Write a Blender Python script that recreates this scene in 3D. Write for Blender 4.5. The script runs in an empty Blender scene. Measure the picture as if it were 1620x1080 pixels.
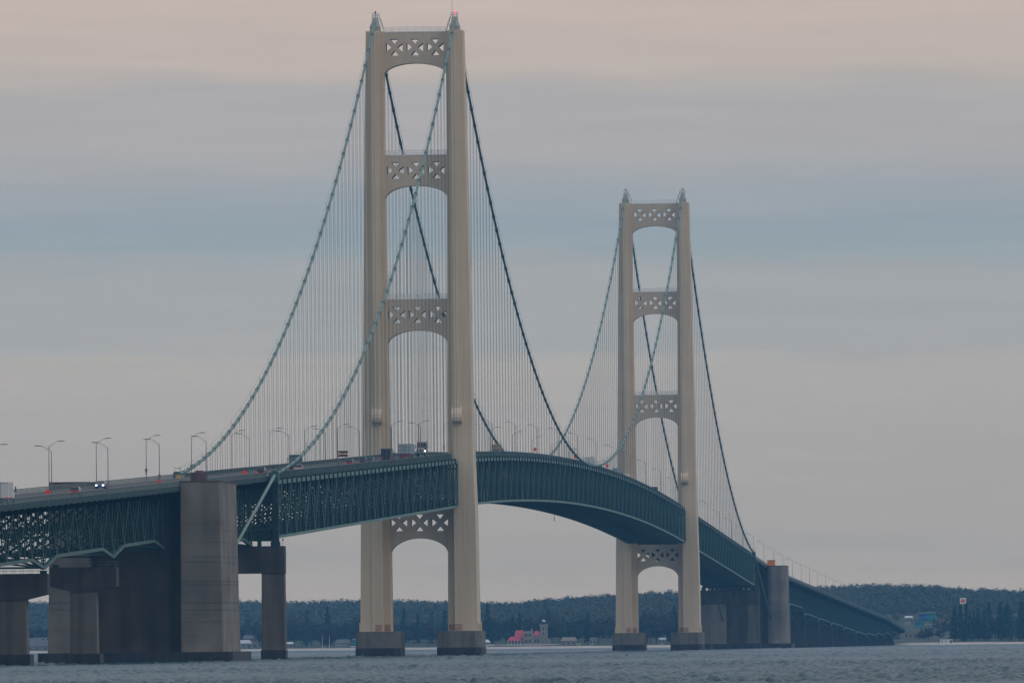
import bpy, math, random
import numpy as np
from mathutils import Vector, Matrix
from mathutils.geometry import tessellate_polygon
random.seed(7); rng = np.random.default_rng(7)
sc = bpy.context.scene
COL = sc.collection
R = math.radians

# ------------------------------------------------------------------ materials
MATS = {}
def mat(name, col, rough=.7, var=.12, scale=.5, metal=0., spec=.4, bump=0., streak=0., streak_scale=(1, 1, .05), col2=None, emit=None, estr=0.):
    m = bpy.data.materials.new(name); m.use_nodes = True
    nt = m.node_tree; N = nt.nodes; L = nt.links
    b = N['Principled BSDF']
    b.inputs['Roughness'].default_value = rough
    b.inputs['Metallic'].default_value = metal
    b.inputs['Specular IOR Level'].default_value = spec
    tc = N.new('ShaderNodeTexCoord')
    no = N.new('ShaderNodeTexNoise'); no.inputs['Scale'].default_value = scale; no.inputs['Detail'].default_value = 5
    L.new(tc.outputs['Object'], no.inputs['Vector'])
    rp = N.new('ShaderNodeValToRGB')
    a = [max(0, c*(1-var)) for c in col]; c2 = col2 or [min(1, c*(1+var)) for c in col]
    rp.color_ramp.elements[0].color = (*a, 1); rp.color_ramp.elements[1].color = (*c2, 1)
    rp.color_ramp.elements[0].position = .3; rp.color_ramp.elements[1].position = .7
    L.new(no.outputs['Fac'], rp.inputs['Fac'])
    out = rp.outputs['Color']
    if streak:
        mp = N.new('ShaderNodeMapping'); mp.inputs['Scale'].default_value = streak_scale
        L.new(tc.outputs['Object'], mp.inputs['Vector'])
        n2 = N.new('ShaderNodeTexNoise'); n2.inputs['Scale'].default_value = 1.0; n2.inputs['Detail'].default_value = 4
        L.new(mp.outputs[0], n2.inputs['Vector'])
        r2 = N.new('ShaderNodeValToRGB')
        r2.color_ramp.elements[0].color = (1-streak,)*3 + (1,); r2.color_ramp.elements[1].color = (1, 1, 1, 1)
        r2.color_ramp.elements[0].position = .38; r2.color_ramp.elements[1].position = .6
        L.new(n2.outputs['Fac'], r2.inputs['Fac'])
        mx = N.new('ShaderNodeMix'); mx.data_type = 'RGBA'; mx.blend_type = 'MULTIPLY'; mx.inputs[0].default_value = 1
        L.new(out, mx.inputs[6]); L.new(r2.outputs['Color'], mx.inputs[7]); out = mx.outputs[2]
    L.new(out, b.inputs['Base Color'])
    if bump:
        bp = N.new('ShaderNodeBump'); bp.inputs['Strength'].default_value = bump
        L.new(no.outputs['Fac'], bp.inputs['Height']); L.new(bp.outputs[0], b.inputs['Normal'])
    if emit:
        b.inputs['Emission Color'].default_value = (*emit, 1); b.inputs['Emission Strength'].default_value = estr
    MATS[name] = m
    return m
mat('ivory_paint', (.68, .555, .405), .55, .05, .12, streak=.09, streak_scale=(1.2, 1.2, .02))
mat('ivory_strut', (.61, .505, .385), .6, .04, .15, streak=.06, streak_scale=(.8, .8, .05))
mat('saddle_grey', (.36, .36, .31), .6, .1, .6)
mat('rust_panel', (.42, .27, .20), .8, .25, 1.5)
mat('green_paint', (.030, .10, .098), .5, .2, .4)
mat('green_mid', (.06, .13, .12), .5, .18, .25)
mat('green_chord', (.10, .20, .18), .5, .18, .25)
mat('green_cable', (.15, .235, .21), .5, .2, .6)
mat('green_dark', (.010, .040, .045), .6, .25, .4)  # dark green; shade inside the trusses is painted in with this tone
mat('green_housing', (.03, .12, .11), .6, .2, .5)
mat('rope_steel', (.10, .16, .16), .5, .15, .5)
mat('concrete_shaded_stained', (.085, .073, .066), .95, .25, .2, streak=.4, streak_scale=(.4, .4, .02))  # stain streaks, plus under-deck shade put into the darker base colour
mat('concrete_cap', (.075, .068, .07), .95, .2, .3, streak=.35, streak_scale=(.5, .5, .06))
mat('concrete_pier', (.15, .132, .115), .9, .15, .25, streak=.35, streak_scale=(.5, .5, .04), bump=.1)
mat('concrete_tower_pier', (.175, .168, .15), .9, .12, .5, streak=.25, streak_scale=(.7, .7, .08), bump=.1)
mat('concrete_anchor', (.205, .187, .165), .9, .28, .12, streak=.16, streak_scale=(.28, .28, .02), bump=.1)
mat('wet_concrete', (.035, .036, .045), .6, .3, .6, streak=.4, streak_scale=(.6, .6, .1))
mat('asphalt', (.10, .10, .10), .9, .15, .3)
mat('road_line', (.7, .68, .6), .8, .1, 1)
mat('rail_metal', (.13, .175, .175), .6, .15, .5)
mat('deck_fascia', (.025, .06, .065), .8, .2, .2)
mat('walk_grating', (.16, .17, .165), .9, .2, .2)
mat('lamp_steel', (.20, .19, .195), .55, .12, .8)
mat('white_paint', (.75, .75, .73), .5, .04, 1)
mat('box_white', (.58, .60, .62), .5, .05, .6)
mat('glass_dark', (.02, .025, .03), .1, .1, 1, spec=.8)
mat('tyre', (.02, .02, .02), .9, .1, 3)
mat('red_car', (.22, .02, .025), .3, .08, 1)
mat('blue_car', (.04, .09, .22), .3, .08, 1)
mat('navy_car', (.015, .03, .08), .3, .08, 1)
mat('black_car', (.015, .02, .03), .3, .1, 1)
mat('silver_car', (.45, .47, .5), .35, .08, 1)
mat('truck_dark', (.02, .035, .06), .4, .1, 1)
mat('truck_teal', (.05, .11, .13), .5, .1, 1)
mat('truck_maroon', (.15, .07, .08), .4, .1, 1)
mat('crate_pale', (.30, .38, .44), .6, .1, 1)
mat('flatbed_red', (.25, .03, .04), .5, .1, 1)
mat('tan_box', (.34, .25, .14), .6, .1, 1)
mat('yellow_box', (.6, .38, .12), .6, .1, 1)
mat('orange_paint', (.75, .22, .03), .6, .12, 1)
mat('orange_sign', (.95, .06, .03), .5, .05, 1, emit=(1, .05, .02), estr=.0)
mat('board_dark', (.06, .015, .012), .6, .2, 1)
mat('beacon_red', (.25, .01, .01), .4, .1, 2)
mat('beacon_lit', (.6, .05, .05), .4, .1, 2, emit=(1, .16, .2), estr=1.5)
mat('headlight', (1, 1, 1), .3, .02, 2, emit=(.95, .97, 1), estr=7)
mat('headlight_dim', (1, 1, 1), .3, .02, 2, emit=(.85, .9, 1), estr=2.2)
mat('taillight', (.6, .02, .02), .3, .1, 2, emit=(1, .03, .05), estr=.6)
mat('amber_led', (1, .6, .3), .3, .02, 2, emit=(1, .62, .42), estr=1.1)
mat('brown_drum', (.10, .065, .065), .8, .2, 1)
mat('sand', (.50, .43, .38), .95, .15, .08)
mat('grass_ground', (.055, .065, .035), .95, .4, .03)
mat('rock', (.09, .085, .085), .95, .3, .5)
mat('bark', (.07, .055, .045), .95, .2, 2)
mat('conifer_dark', (.016, .036, .022), .85, .55, .25, spec=.1)
mat('conifer_green', (.035, .065, .034), .85, .45, .25, spec=.1)
mat('twigs_brown', (.048, .04, .034), .9, .4, .2, spec=.1)
mat('bud_olive', (.04, .048, .026), .9, .4, .2, spec=.1)
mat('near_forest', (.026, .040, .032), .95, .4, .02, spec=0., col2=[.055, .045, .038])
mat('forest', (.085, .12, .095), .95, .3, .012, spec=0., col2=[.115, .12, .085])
mat('brick_cream', (.27, .25, .21), .85, .12, 1.0)
mat('red_roof', (.45, .06, .08), .6, .12, .4)
mat('roof_grey', (.12, .12, .13), .8, .2, .5)
mat('wall_white', (.32, .33, .34), .7, .06, .5)
mat('wall_beige', (.23, .20, .17), .8, .1, .5)
mat('wall_blue', (.02, .12, .42), .6, .1, .5)
mat('wall_teal', (.02, .26, .27), .6, .1, .5)
mat('sign_white', (.85, .83, .80), .5, .03, 1)
mat('sign_orange', (.85, .16, .04), .5, .05, 1)

# ------------------------------------------------------------------ mesh helper
class MB:
    def __init__(s): s.v = []; s.f = []
    def add(s, vs, fs):
        o = len(s.v); s.v += [tuple(map(float, p)) for p in vs]; s.f += [tuple(i+o for i in f) for f in fs]; return s
    def box(s, x0, x1, y0, y1, z0, z1):
        return s.add([(x0,y0,z0),(x1,y0,z0),(x1,y1,z0),(x0,y1,z0),(x0,y0,z1),(x1,y0,z1),(x1,y1,z1),(x0,y1,z1)],
            [(0,3,2,1),(4,5,6,7),(0,1,5,4),(1,2,6,5),(2,3,7,6),(3,0,4,7)])
    def beam(s, p, q, w, h, caps=True):
        p = Vector(p); q = Vector(q); d = (q-p).normalized()
        up = Vector((0,0,1)) if abs(d.z) < .99 else Vector((0,1,0))
        a = d.cross(up).normalized()*(w/2); b = a.cross(d).normalized()*(h/2)
        vs = [p-a-b, p+a-b, p+a+b, p-a+b, q-a-b, q+a-b, q+a+b, q-a+b]
        fs = [(0,1,5,4),(1,2,6,5),(2,3,7,6),(3,0,4,7)]
        if caps: fs += [(0,3,2,1),(4,5,6,7)]
        return s.add(vs, fs)
    def tube(s, pts, r, n=8, caps=True):
        rings = []
        for i, p in enumerate(pts):
            p = Vector(p); a = Vector(pts[max(i-1,0)]); c = Vector(pts[min(i+1,len(pts)-1)])
            d = (c-a).normalized(); up = Vector((1,0,0)) if abs(d.x) < .9 else Vector((0,0,1))
            u = d.cross(up).normalized(); w = d.cross(u)
            rr = r[i] if isinstance(r, (list, tuple)) else r
            rings.append([p + u*rr*math.cos(2*math.pi*k/n) + w*rr*math.sin(2*math.pi*k/n) for k in range(n)])
        vs = [v for g in rings for v in g]; fs = []
        for i in range(len(pts)-1):
            for k in range(n):
                fs.append((i*n+k, i*n+(k+1)%n, (i+1)*n+(k+1)%n, (i+1)*n+k))
        if caps: fs += [tuple(range(n))[::-1], tuple((len(pts)-1)*n+k for k in range(n))]
        return s.add(vs, fs)
    def loft(s, levels):
        n = len(levels[0]); vs = [p for l in levels for p in l]; fs = []
        for i in range(len(levels)-1):
            for k in range(n): fs.append((i*n+k, i*n+(k+1)%n, (i+1)*n+(k+1)%n, (i+1)*n+k))
        fs += [tuple(range(n))[::-1], tuple((len(levels)-1)*n+k for k in range(n))]
        return s.add(vs, fs)
    def plate(s, outer, holes, y0, y1):
        loops = [outer]+holes
        tris = tessellate_polygon([[Vector((x, z, 0)) for x, z in l] for l in loops])
        flat = [p for l in loops for p in l]; n = len(flat)
        vs = [(x, y0, z) for x, z in flat]+[(x, y1, z) for x, z in flat]
        fs = [tuple(t) for t in tris]+[tuple(i+n for i in t[::-1]) for t in tris]
        o = 0
        for l in loops:
            m = len(l)
            for k in range(m): a, b = o+k, o+(k+1) % m; fs.append((a, b, b+n, a+n))
            o += m
        return s.add(vs, fs)
    def build(s, name, material, parent=None, origin=None, smooth=False):
        if origin is None: origin = Vector(parent['_o']) if parent is not None and '_o' in parent else Vector((0,0,0))
        me = bpy.data.meshes.new(name)
        o = Vector(origin)
        me.from_pydata([(x-o.x, y-o.y, z-o.z) for x, y, z in s.v], [], s.f)
        me.materials.append(MATS[material] if isinstance(material, str) else material)
        if smooth:
            for p in me.polygons: p.use_smooth = True
        ob = bpy.data.objects.new(name, me); COL.objects.link(ob)
        if parent is not None:
            ob.parent = parent
            ob['_o'] = tuple(o)
        else:
            ob.location = o; ob['_o'] = tuple(o)
        return ob
def fixn(ob):
    import bmesh
    bm = bmesh.new(); bm.from_mesh(ob.data); bmesh.ops.recalc_face_normals(bm, faces=bm.faces); bm.to_mesh(ob.data); bm.free()
def tag(o, label=None, cat=None, group=None, kind=None):
    if label: o['label'] = label
    if cat: o['category'] = cat
    if group: o['group'] = group
    if kind: o['kind'] = kind
    return o
def empty(name, loc, label, cat, group=None, rz=0):
    o = bpy.data.objects.new(name, None); COL.objects.link(o); o.location = loc; o.rotation_euler = (0,0,rz)
    o['_o'] = tuple(loc) if rz == 0 else (0,0,0)
    return tag(o, label, cat, group)
def kids(o): return [c for c in ALLKIDS.get(o.name, [])]
ALLKIDS = {}
def index_kids():
    ALLKIDS.clear()
    for o in bpy.data.objects:
        if o.parent: ALLKIDS.setdefault(o.parent.name, []).append(o)
def copy_tree(o, parent=None):
    c = o.copy(); COL.objects.link(c)
    if parent is not None: c.parent = parent
    for k in ALLKIDS.get(o.name, []): copy_tree(k, c)
    return c

# ------------------------------------------------------------------ camera
CAM = dict(f=17730.844, c=(216.519, -2901.30, 3.128), yaw=-0.06610736, pit=0.02691177, rol=0.00965761)
yaw, pit, rol = CAM['yaw'], CAM['pit'], CAM['rol']
Fv = Vector((math.sin(yaw)*math.cos(pit), math.cos(yaw)*math.cos(pit), math.sin(pit)))
Rv = Vector((math.cos(yaw), -math.sin(yaw), 0)); Uv = Rv.cross(Fv)
right = Rv*math.cos(rol) - Uv*math.sin(rol)*-1
# image x grows with (u cos - v sin); image up grows with (v cos + u sin)
right = Rv*math.cos(rol) - Uv*math.sin(rol)
up = Uv*math.cos(rol) + Rv*math.sin(rol)
cam = bpy.data.cameras.new('camera'); co = bpy.data.objects.new('camera', cam); COL.objects.link(co)
M = Matrix((( right.x, up.x, -Fv.x, CAM['c'][0]), (right.y, up.y, -Fv.y, CAM['c'][1]), (right.z, up.z, -Fv.z, CAM['c'][2]), (0,0,0,1)))
co.matrix_world = M
cam.sensor_width = 36; cam.lens = CAM['f']/1620*36; cam.clip_start = 5; cam.clip_end = 60000
sc.camera = co
CX, CY = CAM['c'][0], CAM['c'][1]

# ------------------------------------------------------------------ bridge profiles
T2 = 1158.2; HALF = T2/2
def rail_z(Y):
    if Y < 0: return 52.6+.0236*Y
    if Y <= T2:
        u = (Y-HALF)/HALF; return 52.6+6.6*(1-u*u)
    P = [(T2,52.6),(1862,36.2),(2091,32.1),(2928,21.9),(3447,15.8),(3760,9.5),(4200,7.0)]
    for (a,za),(b,zb) in zip(P, P[1:]):
        if Y <= b: return za+(zb-za)*(Y-a)/(b-a)
    return 7.0
def road_z(Y): return rail_z(Y)-1.1
def bot_z(Y): return rail_z(Y)-14.0
XC = 10.36
SAD = 39.2; YB = -547.0; ANCY = -700.0
TOPC = 165.4
A_ = (TOPC-58.2)/HALF**2
def cable_z(Y):
    if 0 <= Y <= T2: return 58.2+A_*(Y-HALF)**2
    u = -Y if Y < 0 else Y-T2
    L = -YB
    if u <= L:
        b = (SAD-TOPC-A_*L*L)/L
        return TOPC+b*u+A_*u*u
    return SAD-(u-L)*.168
PAN = 11.9
def north(Y): return T2-Y       # mirrors a station about mid-span

# ------------------------------------------------------------------ towers
def zpx(y): return 55.4+(700-y)*.1643
def outer_x(z):
    P = [(6.5,15.2),(36,14.85),(55.4,14.25),(121,13.35),(162.2,12.6)]
    for (a,xa),(b,xb) in zip(P,P[1:]):
        if z <= b: return xa+(xb-xa)*(z-a)/(b-a)
    return 12.6
def lerp(a,b,t): return a+(b-a)*t
def rounded(poly, r=.16, n=3):
    out = []; m = len(poly)
    for i in range(m):
        p = Vector(poly[i]); a = (Vector(poly[i-1])-p); b = (Vector(poly[(i+1) % m])-p)
        ra = min(r, a.length*.45, b.length*.45); a.normalize(); b.normalize()
        p0 = p+a*ra; p1 = p+b*ra
        for k in range(n+1):
            t = k/n; q = p0*(1-t)**2+p*2*t*(1-t)+p1*t*t; out.append((q.x, q.y))
    return out
STRUTS = [(50.6,75.6,100.5,3.3),(245.3,270.2,294.2,3.5),(472.7,498,522.7,3.8),(803,826.3,851,4.3)]
def tower(Y0, label, lit, mirror):
    t = empty('bridge_tower', (0, Y0, 0), label, 'bridge tower', 'steel towers of the suspension bridge')
    for s in (-1, 1):
        # concrete pedestal
        m = MB(); y0, y1 = -9.5, 9.5; x0, x1 = 4.85, 16.3; c = 1.6
        def oct_(x0,x1,e=0): return [(x0-e+c,y0-e),(x1+e-c,y0-e),(x1+e,y0-e+c),(x1+e,y1+e-c),(x1+e-c,y1+e),(x0-e+c,y1+e),(x0-e,y1+e-c),(x0-e,y0-e+c)]
        m.loft([[(s*x, Y0+y, z) for x, y in (oct_(x0,x1,e) if s > 0 else oct_(x0,x1,e)[::-1])] for z, e in ((2.25,0.),(6.3,-.02),(6.3,-.1),(6.55,-.12))])
        pr = m.build('pier', 'concrete_tower_pier', t)
        m = MB(); m.loft([[(s*x, Y0+y, z) for x, y in (oct_(x0,x1,e) if s > 0 else oct_(x0,x1,e)[::-1])] for z, e in ((-3,.12),(2.25,.12),(2.27,-.3))])
        m.build('waterline_band', 'wet_concrete', pr)
        # leg
        lv = []
        for z in (6.5, 20, 36, 55.4, 80, 100, 121, 142, 162.2):
            k = (z-6.5)/155.7
            xo = outer_x(z); xm = lerp(12.1, 11.65, k); xi = lerp(9.4, 8.95, k); xf = lerp(7.35, 8.12, min(1, k*1.3))
            hm = lerp(6.6, 4.2, k); ho = hm-lerp(.22,.6,k); hi = lerp(3.2,2.6,k)
            pts = [(xf,-hi),(xi,-hi),(xi,-hm),(xm,-hm),(xm,-ho),(xo,-ho),(xo,ho),(xm,ho),(xm,hm),(xi,hm),(xi,hi),(xf,hi)]
            if s < 0: pts = pts[::-1]
            lv.append([(s*x, Y0+y, z) for x, y in pts])
        lg = MB().loft(lv).build('leg', 'ivory_paint', t)
        # cover plates and seams
        for z in (32, 44, 68, 82, 96, 108, 134, 148):
            k = (z-6.5)/155.7; hm = lerp(6.6,4.2,k); xo = outer_x(z); xi = lerp(9.4,8.95,k); xm = lerp(12.1,11.65,k)
            a, b = sorted((s*(xi-.012), s*(xm+.012))); MB().box(a, b, Y0-hm-.015, Y0+hm+.015, z-.07, z+.07).build('seam', 'ivory_strut', lg)
        m = MB()
        z0, z1 = 63.2, 161.7
        def pil(z, e=0):
            k = (z-6.5)/155.7; hm = lerp(6.6,4.2,k)+.65+e; q = [(9.25,-hm),(11.45,-hm),(11.45,hm),(9.25,hm)]
            if s < 0: q = q[::-1]
            return [(s*x, Y0+y, z) for x, y in q]
        m.loft([pil(z0), pil(z1)]); m.build('pilaster', 'ivory_paint', lg)
        # rounded capital at the pilaster's foot
        for sg in (-1, 1):
            m = MB()
            k = (62-6.5)/155.7; hm = lerp(6.6,4.2,k)
            prof = [(hm+.01,60.4),(hm+1.0,60.4),(hm+1.45,60.9),(hm+1.62,61.8),(hm+1.45,62.8),(hm+1.05,63.5),(hm+.5,64.4),(hm+.01,65.2)]
            a, b = sorted((s*9.02, s*11.68))
            n = len(prof)
            vs = [(a, Y0+sg*y, z) for y, z in prof]+[(b, Y0+sg*y, z) for y, z in prof]
            fs = [tuple(range(n)), tuple(range(n, 2*n))[::-1]]+[(i, i+n, (i+1) % n+n, (i+1) % n) for i in range(n)]
            m.add(vs, fs)
            cp = m.build('capital', 'ivory_paint', lg); fixn(cp)
        m = MB()
        a, b = sorted((s*10.0, s*10.7)); m.box(a, b, Y0-6.3, Y0-5.75, 59.7, 60.38); m.build('lamp_bracket', 'ivory_strut', lg)
        # rust-coloured base panels
        m = MB()
        for u0, u1 in ((9.55, 11.3), (11.9, 12.05), (12.6, 14.9)):
            a, b = sorted((s*u0, s*u1))
            yy = 6.6 if u1 < 12.1 else 5.9
            if u1-u0 > .5:
                for sg in (-1, 1):
                    lo, hi = sorted((Y0+sg*(yy-.2), Y0+sg*(yy+.05))); m.box(a, b, lo, hi, 6.7, 8.35)
        a, b = sorted((s*7.6, s*9.1)); m.box(a, b, Y0-3.25, Y0+3.25, 6.7, 8.35)
        a, b = sorted((s*14.9, s*15.28)); m.box(a, b, Y0-4.8, Y0+4.8, 6.7, 8.35)
        m.build('base_panel', 'rust_panel', lg)
        m = MB()
        a, b = sorted((s*15.0, s*15.5)); m.box(a, b, Y0-6.2, Y0-5.0, 6.56, 8.9); m.build('base_buttress', 'ivory_paint', lg)
        MB().box(a, b, Y0+5.0, Y0+6.2, 6.56, 8.9).build('base_buttress', 'ivory_paint', lg)
        # saddle housing
        m = MB(); x = s*XC
        def ring(z, w, d): return [(x-w, Y0-d, z),(x+w, Y0-d, z),(x+w, Y0+d, z),(x-w, Y0+d, z)]
        m.loft([ring(162.2,1.2,3.4), ring(163.4,1.2,3.3), ring(164.7,.8,1.9), ring(165.7,.7,1.2)])
        sh = m.build('saddle_housing', 'saddle_grey', t)
        m = MB(); m.box(x-.75, x+.75, Y0-1.2, Y0+1.2, 165.72, 165.92)
        for ax in (-.7, 0, .7):
            for ay in (-1.15, 1.15): m.beam((x+ax, Y0+ay, 165.9), (x+ax, Y0+ay, 166.95), .11, .11)
        for hz in (166.4, 166.95):
            for ay in (-1.15, 1.15): m.beam((x-.8, Y0+ay, hz), (x+.8, Y0+ay, hz), .12, .12)
            for ax in (-.7, .7): m.beam((x+ax, Y0-1.15, hz), (x+ax, Y0+1.15, hz), .06, .06)
        m.build('platform', 'white_paint', sh)
        m = MB(); m.tube([(x, Y0, 165.92), (x, Y0, 166.8)], .1, 8).tube([(x, Y0, 166.8),(x, Y0, 167.0),(x, Y0, 167.45),(x, Y0, 167.6)], [.18,.24,.22,.08], 10)
        m.build('beacon', 'beacon_lit' if (lit and s > 0) else 'beacon_red', sh)
        m = MB()
        for o in (-.35, .35):
            m.beam((x-s*1.0, Y0+o, 165.9), (x-s*2.25, Y0+o, 162.25), .1, .1); m.beam((x-s*.9, Y0+o, 166.9), (x-s*2.15, Y0+o, 163.3), .06, .06)
        for k in range(9):
            u = k/8.5; m.beam((x-s*(1.0+1.25*u), Y0-.35, 165.8-3.6*u), (x-s*(1.0+1.25*u), Y0+.35, 165.8-3.6*u), .07, .07)
        m.build('stairway', 'lamp_steel', sh)
    if lit:
        m = MB(); m.tube([(9.7, Y0, 165.9), (9.62, Y0, 175.5)], .045, 6)
        m.build('antenna', 'lamp_steel', t)
    for ty, cy, ay, h in STRUTS:
        zt, zc, za = zpx(ty), zpx(cy), zpx(ay)
        k = (za-6.5)/155.7; a = lerp(7.35, 8.12, min(1, k*1.3))+.03
        n = 28; arch = []
        for i in range(n+1):
            th = math.pi*i/n; arch.append((a*math.cos(th), za-h+h*math.sin(th)))
        outer = [(-9.05, zt), (-9.05, za-h-.4), (-a, za-h-.4)]+arch[::-1][0:]+[(a, za-h-.4), (9.05, za-h-.4), (9.05, zt)]
        holes = []
        for cxx in (-5.32, 0, 5.32):
            for tri in ([(-1.08,2.13),(1.08,2.13),(0,.8)], [(-1.08,-2.13),(1.08,-2.13),(0,-.8)], [(-2.18,1.12),(-2.18,-1.12),(-.86,-.12),(-.86,.12)], [(2.18,1.12),(2.18,-1.12),(.86,-.12),(.86,.12)]):
                holes.append(rounded([(cxx+u, zc+v) for u, v in tri]))
        st = MB().plate(outer, holes, Y0-2.15, Y0+2.15).build('portal_strut', 'ivory_strut', t); fixn(st)
        if ty < 700:
            m = MB()
            for yy in (-2.0, 2.0):
                for hz in (.55, 1.15): m.beam((-8.0, Y0+yy, zt+hz), (8.0, Y0+yy, zt+hz), .07, .07)
                for i in range(9): m.beam((-8+2*i, Y0+yy, zt-.02), (-8+2*i, Y0+yy, zt+1.15), .09, .09)
                for i in range(64): m.beam((-8+.25*i, Y0+yy, zt), (-8+.25*i, Y0+yy, zt+1.1), .022, .022, False)
            m.box(-8.3, 8.3, Y0-2.22, Y0+2.22, zt-.28, zt+.03)
            m.build('railing', 'white_paint', st)
    return t
tower(0, 'nearer, taller cream steel bridge tower, right top beacon lit red beside a thin antenna', True, False)
tower(T2, 'farther and smaller looking cream steel bridge tower, both its beacons unlit', False, True)

# ------------------------------------------------------------------ main cables
for s, lab in ((1, 'right hand green main cable, running across the nearer tower to the portal pier'),
               (-1, 'left hand green main cable, ending at the green casing beyond the road')):
    x = s*XC
    c = empty('main_cable', (x, 0, 0), lab, 'suspension cable', 'main suspension cables')
    pts = [-707.5, -640, -590, -560, YB]+[YB+i*PAN for i in range(1, 46)]+[-5, 0, 5]+[i*PAN+6 for i in range(1, 97)]+[T2-5, T2, T2+5]+[T2+i*PAN for i in range(1, 46)]+[T2-YB, T2-YB+40, T2-YB+95, T2+707.5]
    m = MB().tube([(x, y, cable_z(y)) for y in pts], .335, 12)
    m.build('cable_wrap', 'green_cable', c, smooth=True)
    hang = [YB+PAN*(i+1) for i in range(45)]+[PAN*(i+1)-0.5 for i in range(96)]+[T2+PAN*(i+.9) for i in range(45)]
    hang = [y for y in hang if abs(y) > 8 and abs(y-T2) > 8]
    bands = MB(); hr = MB(); rest = MB()
    near = sorted(hang, key=lambda y: y+2901 - 20*0)[:]
    show = [y for y in near if y < 700][:100]
    def band(y):
        z = cable_z(y); z2 = cable_z(y+.7); z1 = cable_z(y-.7)
        mm = MB(); mm.tube([(x, y-.5, lerp(z,z1,.5/.7)), (x, y-.46, lerp(z,z1,.46/.7)), (x, y+.46, lerp(z,z2,.46/.7)), (x, y+.5, lerp(z,z2,.5/.7))], [.36,.44,.44,.36], 10)
        mm.beam((x, y-.4, lerp(z,z1,.6)+.46), (x, y+.4, lerp(z,z2,.6)+.46), .14, .2)
        return mm
    for y in hang:
        ztop = cable_z(y); zb_ = rail_z(y)-1.6
        if ztop < zb_+.2: ztop = zb_+.3
        hm = MB()
        for dx in (-.32, .32):
            hm.beam((x+dx, y, zb_), (x+dx, y, ztop), .068, .08)
        if y in show:
            h = hm.build('suspender_rope', 'rope_steel', c)
            band(y).build('cable_band', 'green_housing', c)
        else:
            rest.v, rest.f = rest.v, rest.f
            rest.add(hm.v, hm.f); b = band(y); bands.add(b.v, b.f)
    tag(rest.build('suspender_ropes', 'rope_steel', c), kind='stuff')
    tag(bands.build('cable_bands', 'green_housing', c), kind='stuff')
    for dx in (-.42, .42):
        P = [(x+dx, y, cable_z(y)+1.25) for y in pts if YB+6 <= y <= T2-YB-6]
        m = MB().tube(P, .028, 4)
        for y in [YB+PAN*(2*i+1) for i in range(23)]+[PAN*(2*i+1)-.5 for i in range(48)]+[T2+PAN*(2*i+.9) for i in range(23)]:
            m.beam((x+dx, y, cable_z(y)+.3), (x+dx, y, cable_z(y)+1.3), .06, .06, False)
        m.build('hand_rope', 'rope_steel', c)
    # saddle casings over the cable bents
    for yb in (YB, T2-YB):
        m = MB(); z = SAD
        m.box(x-.75, x+.75, yb-1.6, yb+1.6, z-1.6, z+.55)
        m.box(x-.62, x+.62, yb-1.2, yb+1.2, z+.55, z+.8)
        for dx in (-.55, .55): m.beam((x+dx, yb, z+.8), (x+dx, yb, z+1.9), .06, .06)
        m.beam((x-.6, yb, z+1.5), (x+.6, yb, z+1.5), .06, .1)
        m.build('saddle_casing', 'green_housing', c)

# ------------------------------------------------------------------ truss spans
def chord(m, x, ys, zf, w, h):
    lv = []
    for y in ys:
        z = zf(y); lv.append([(x-w/2, y, z-h/2), (x+w/2, y, z-h/2), (x+w/2, y, z+h/2), (x-w/2, y, z+h/2)])
    m.loft(lv)
def srange(a, b, step):
    n = max(1, round((b-a)/step)); return [a+(b-a)*i/n for i in range(n+1)]
def deck_parts(root, y0, y1, fas_x, closed=False):
    ys = srange(y0, y1, PAN)
    m = MB()
    lv = [[(-fas_x+.15, y, road_z(y)-.45), (fas_x-.15, y, road_z(y)-.45), (fas_x-.15, y, road_z(y)), (-fas_x+.15, y, road_z(y))] for y in ys]
    m.loft(lv); m.build('deck', 'asphalt', root)
    m = MB()
    for x in (-3.6, 3.6):
        for y in srange(y0, y1, 12)[:-1]:
            m.add([(x-.08, y, road_z(y)+.006), (x+.08, y, road_z(y)+.006), (x+.08, y+3, road_z(y+3)+.006), (x-.08, y+3, road_z(y+3)+.006)], [(0,1,2,3)])
    m.build('lane_marking', 'road_line', root)
    m = MB()
    lv = [[(-.3, y, road_z(y)+.01), (.3, y, road_z(y)+.01), (.3, y, road_z(y)+.2), (-.3, y, road_z(y)+.2)] for y in ys]
    m.loft(lv); m.build('median_kerb', 'walk_grating', root)
    for s in (-1, 1):
        x = s*fas_x
        m = MB(); chord(m, x, ys, lambda y: road_z(y)-.35, .25, 1.0); m.build('fascia', 'deck_fascia', root)
        if closed:
            m = MB(); chord(m, x+s*.02, ys, lambda y: road_z(y)+.5, .1, 1.02); m.build('parapet', 'deck_fascia', root)
            m = MB(); chord(m, x, ys, lambda y: road_z(y)-1.05, .2, .5); m.build('stringer', 'green_dark', root)
        m = MB(); chord(m, s*(fas_x-1.0), ys, lambda y: road_z(y)+.12, .9, .2); m.build('kerb', 'walk_grating', root)
        m = MB()
        for hz, t in ((1.06, .12), (.62, .07), (.25, .07)):
            chord(m, x, ys, lambda y, hz=hz: road_z(y)+hz, t, t)
        step = 2.0 if y0 < 1200 else 4.0
        for y in srange(y0, y1, step): m.beam((x, y, road_z(y)+.1), (x, y, road_z(y)+1.05), .13, .13, False)
        m.build('railing', 'rail_metal', root)
def limit(lst, key=lambda y: y, n=100):
    l = sorted(lst, key=key); return l[:n], l[n:]
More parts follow.
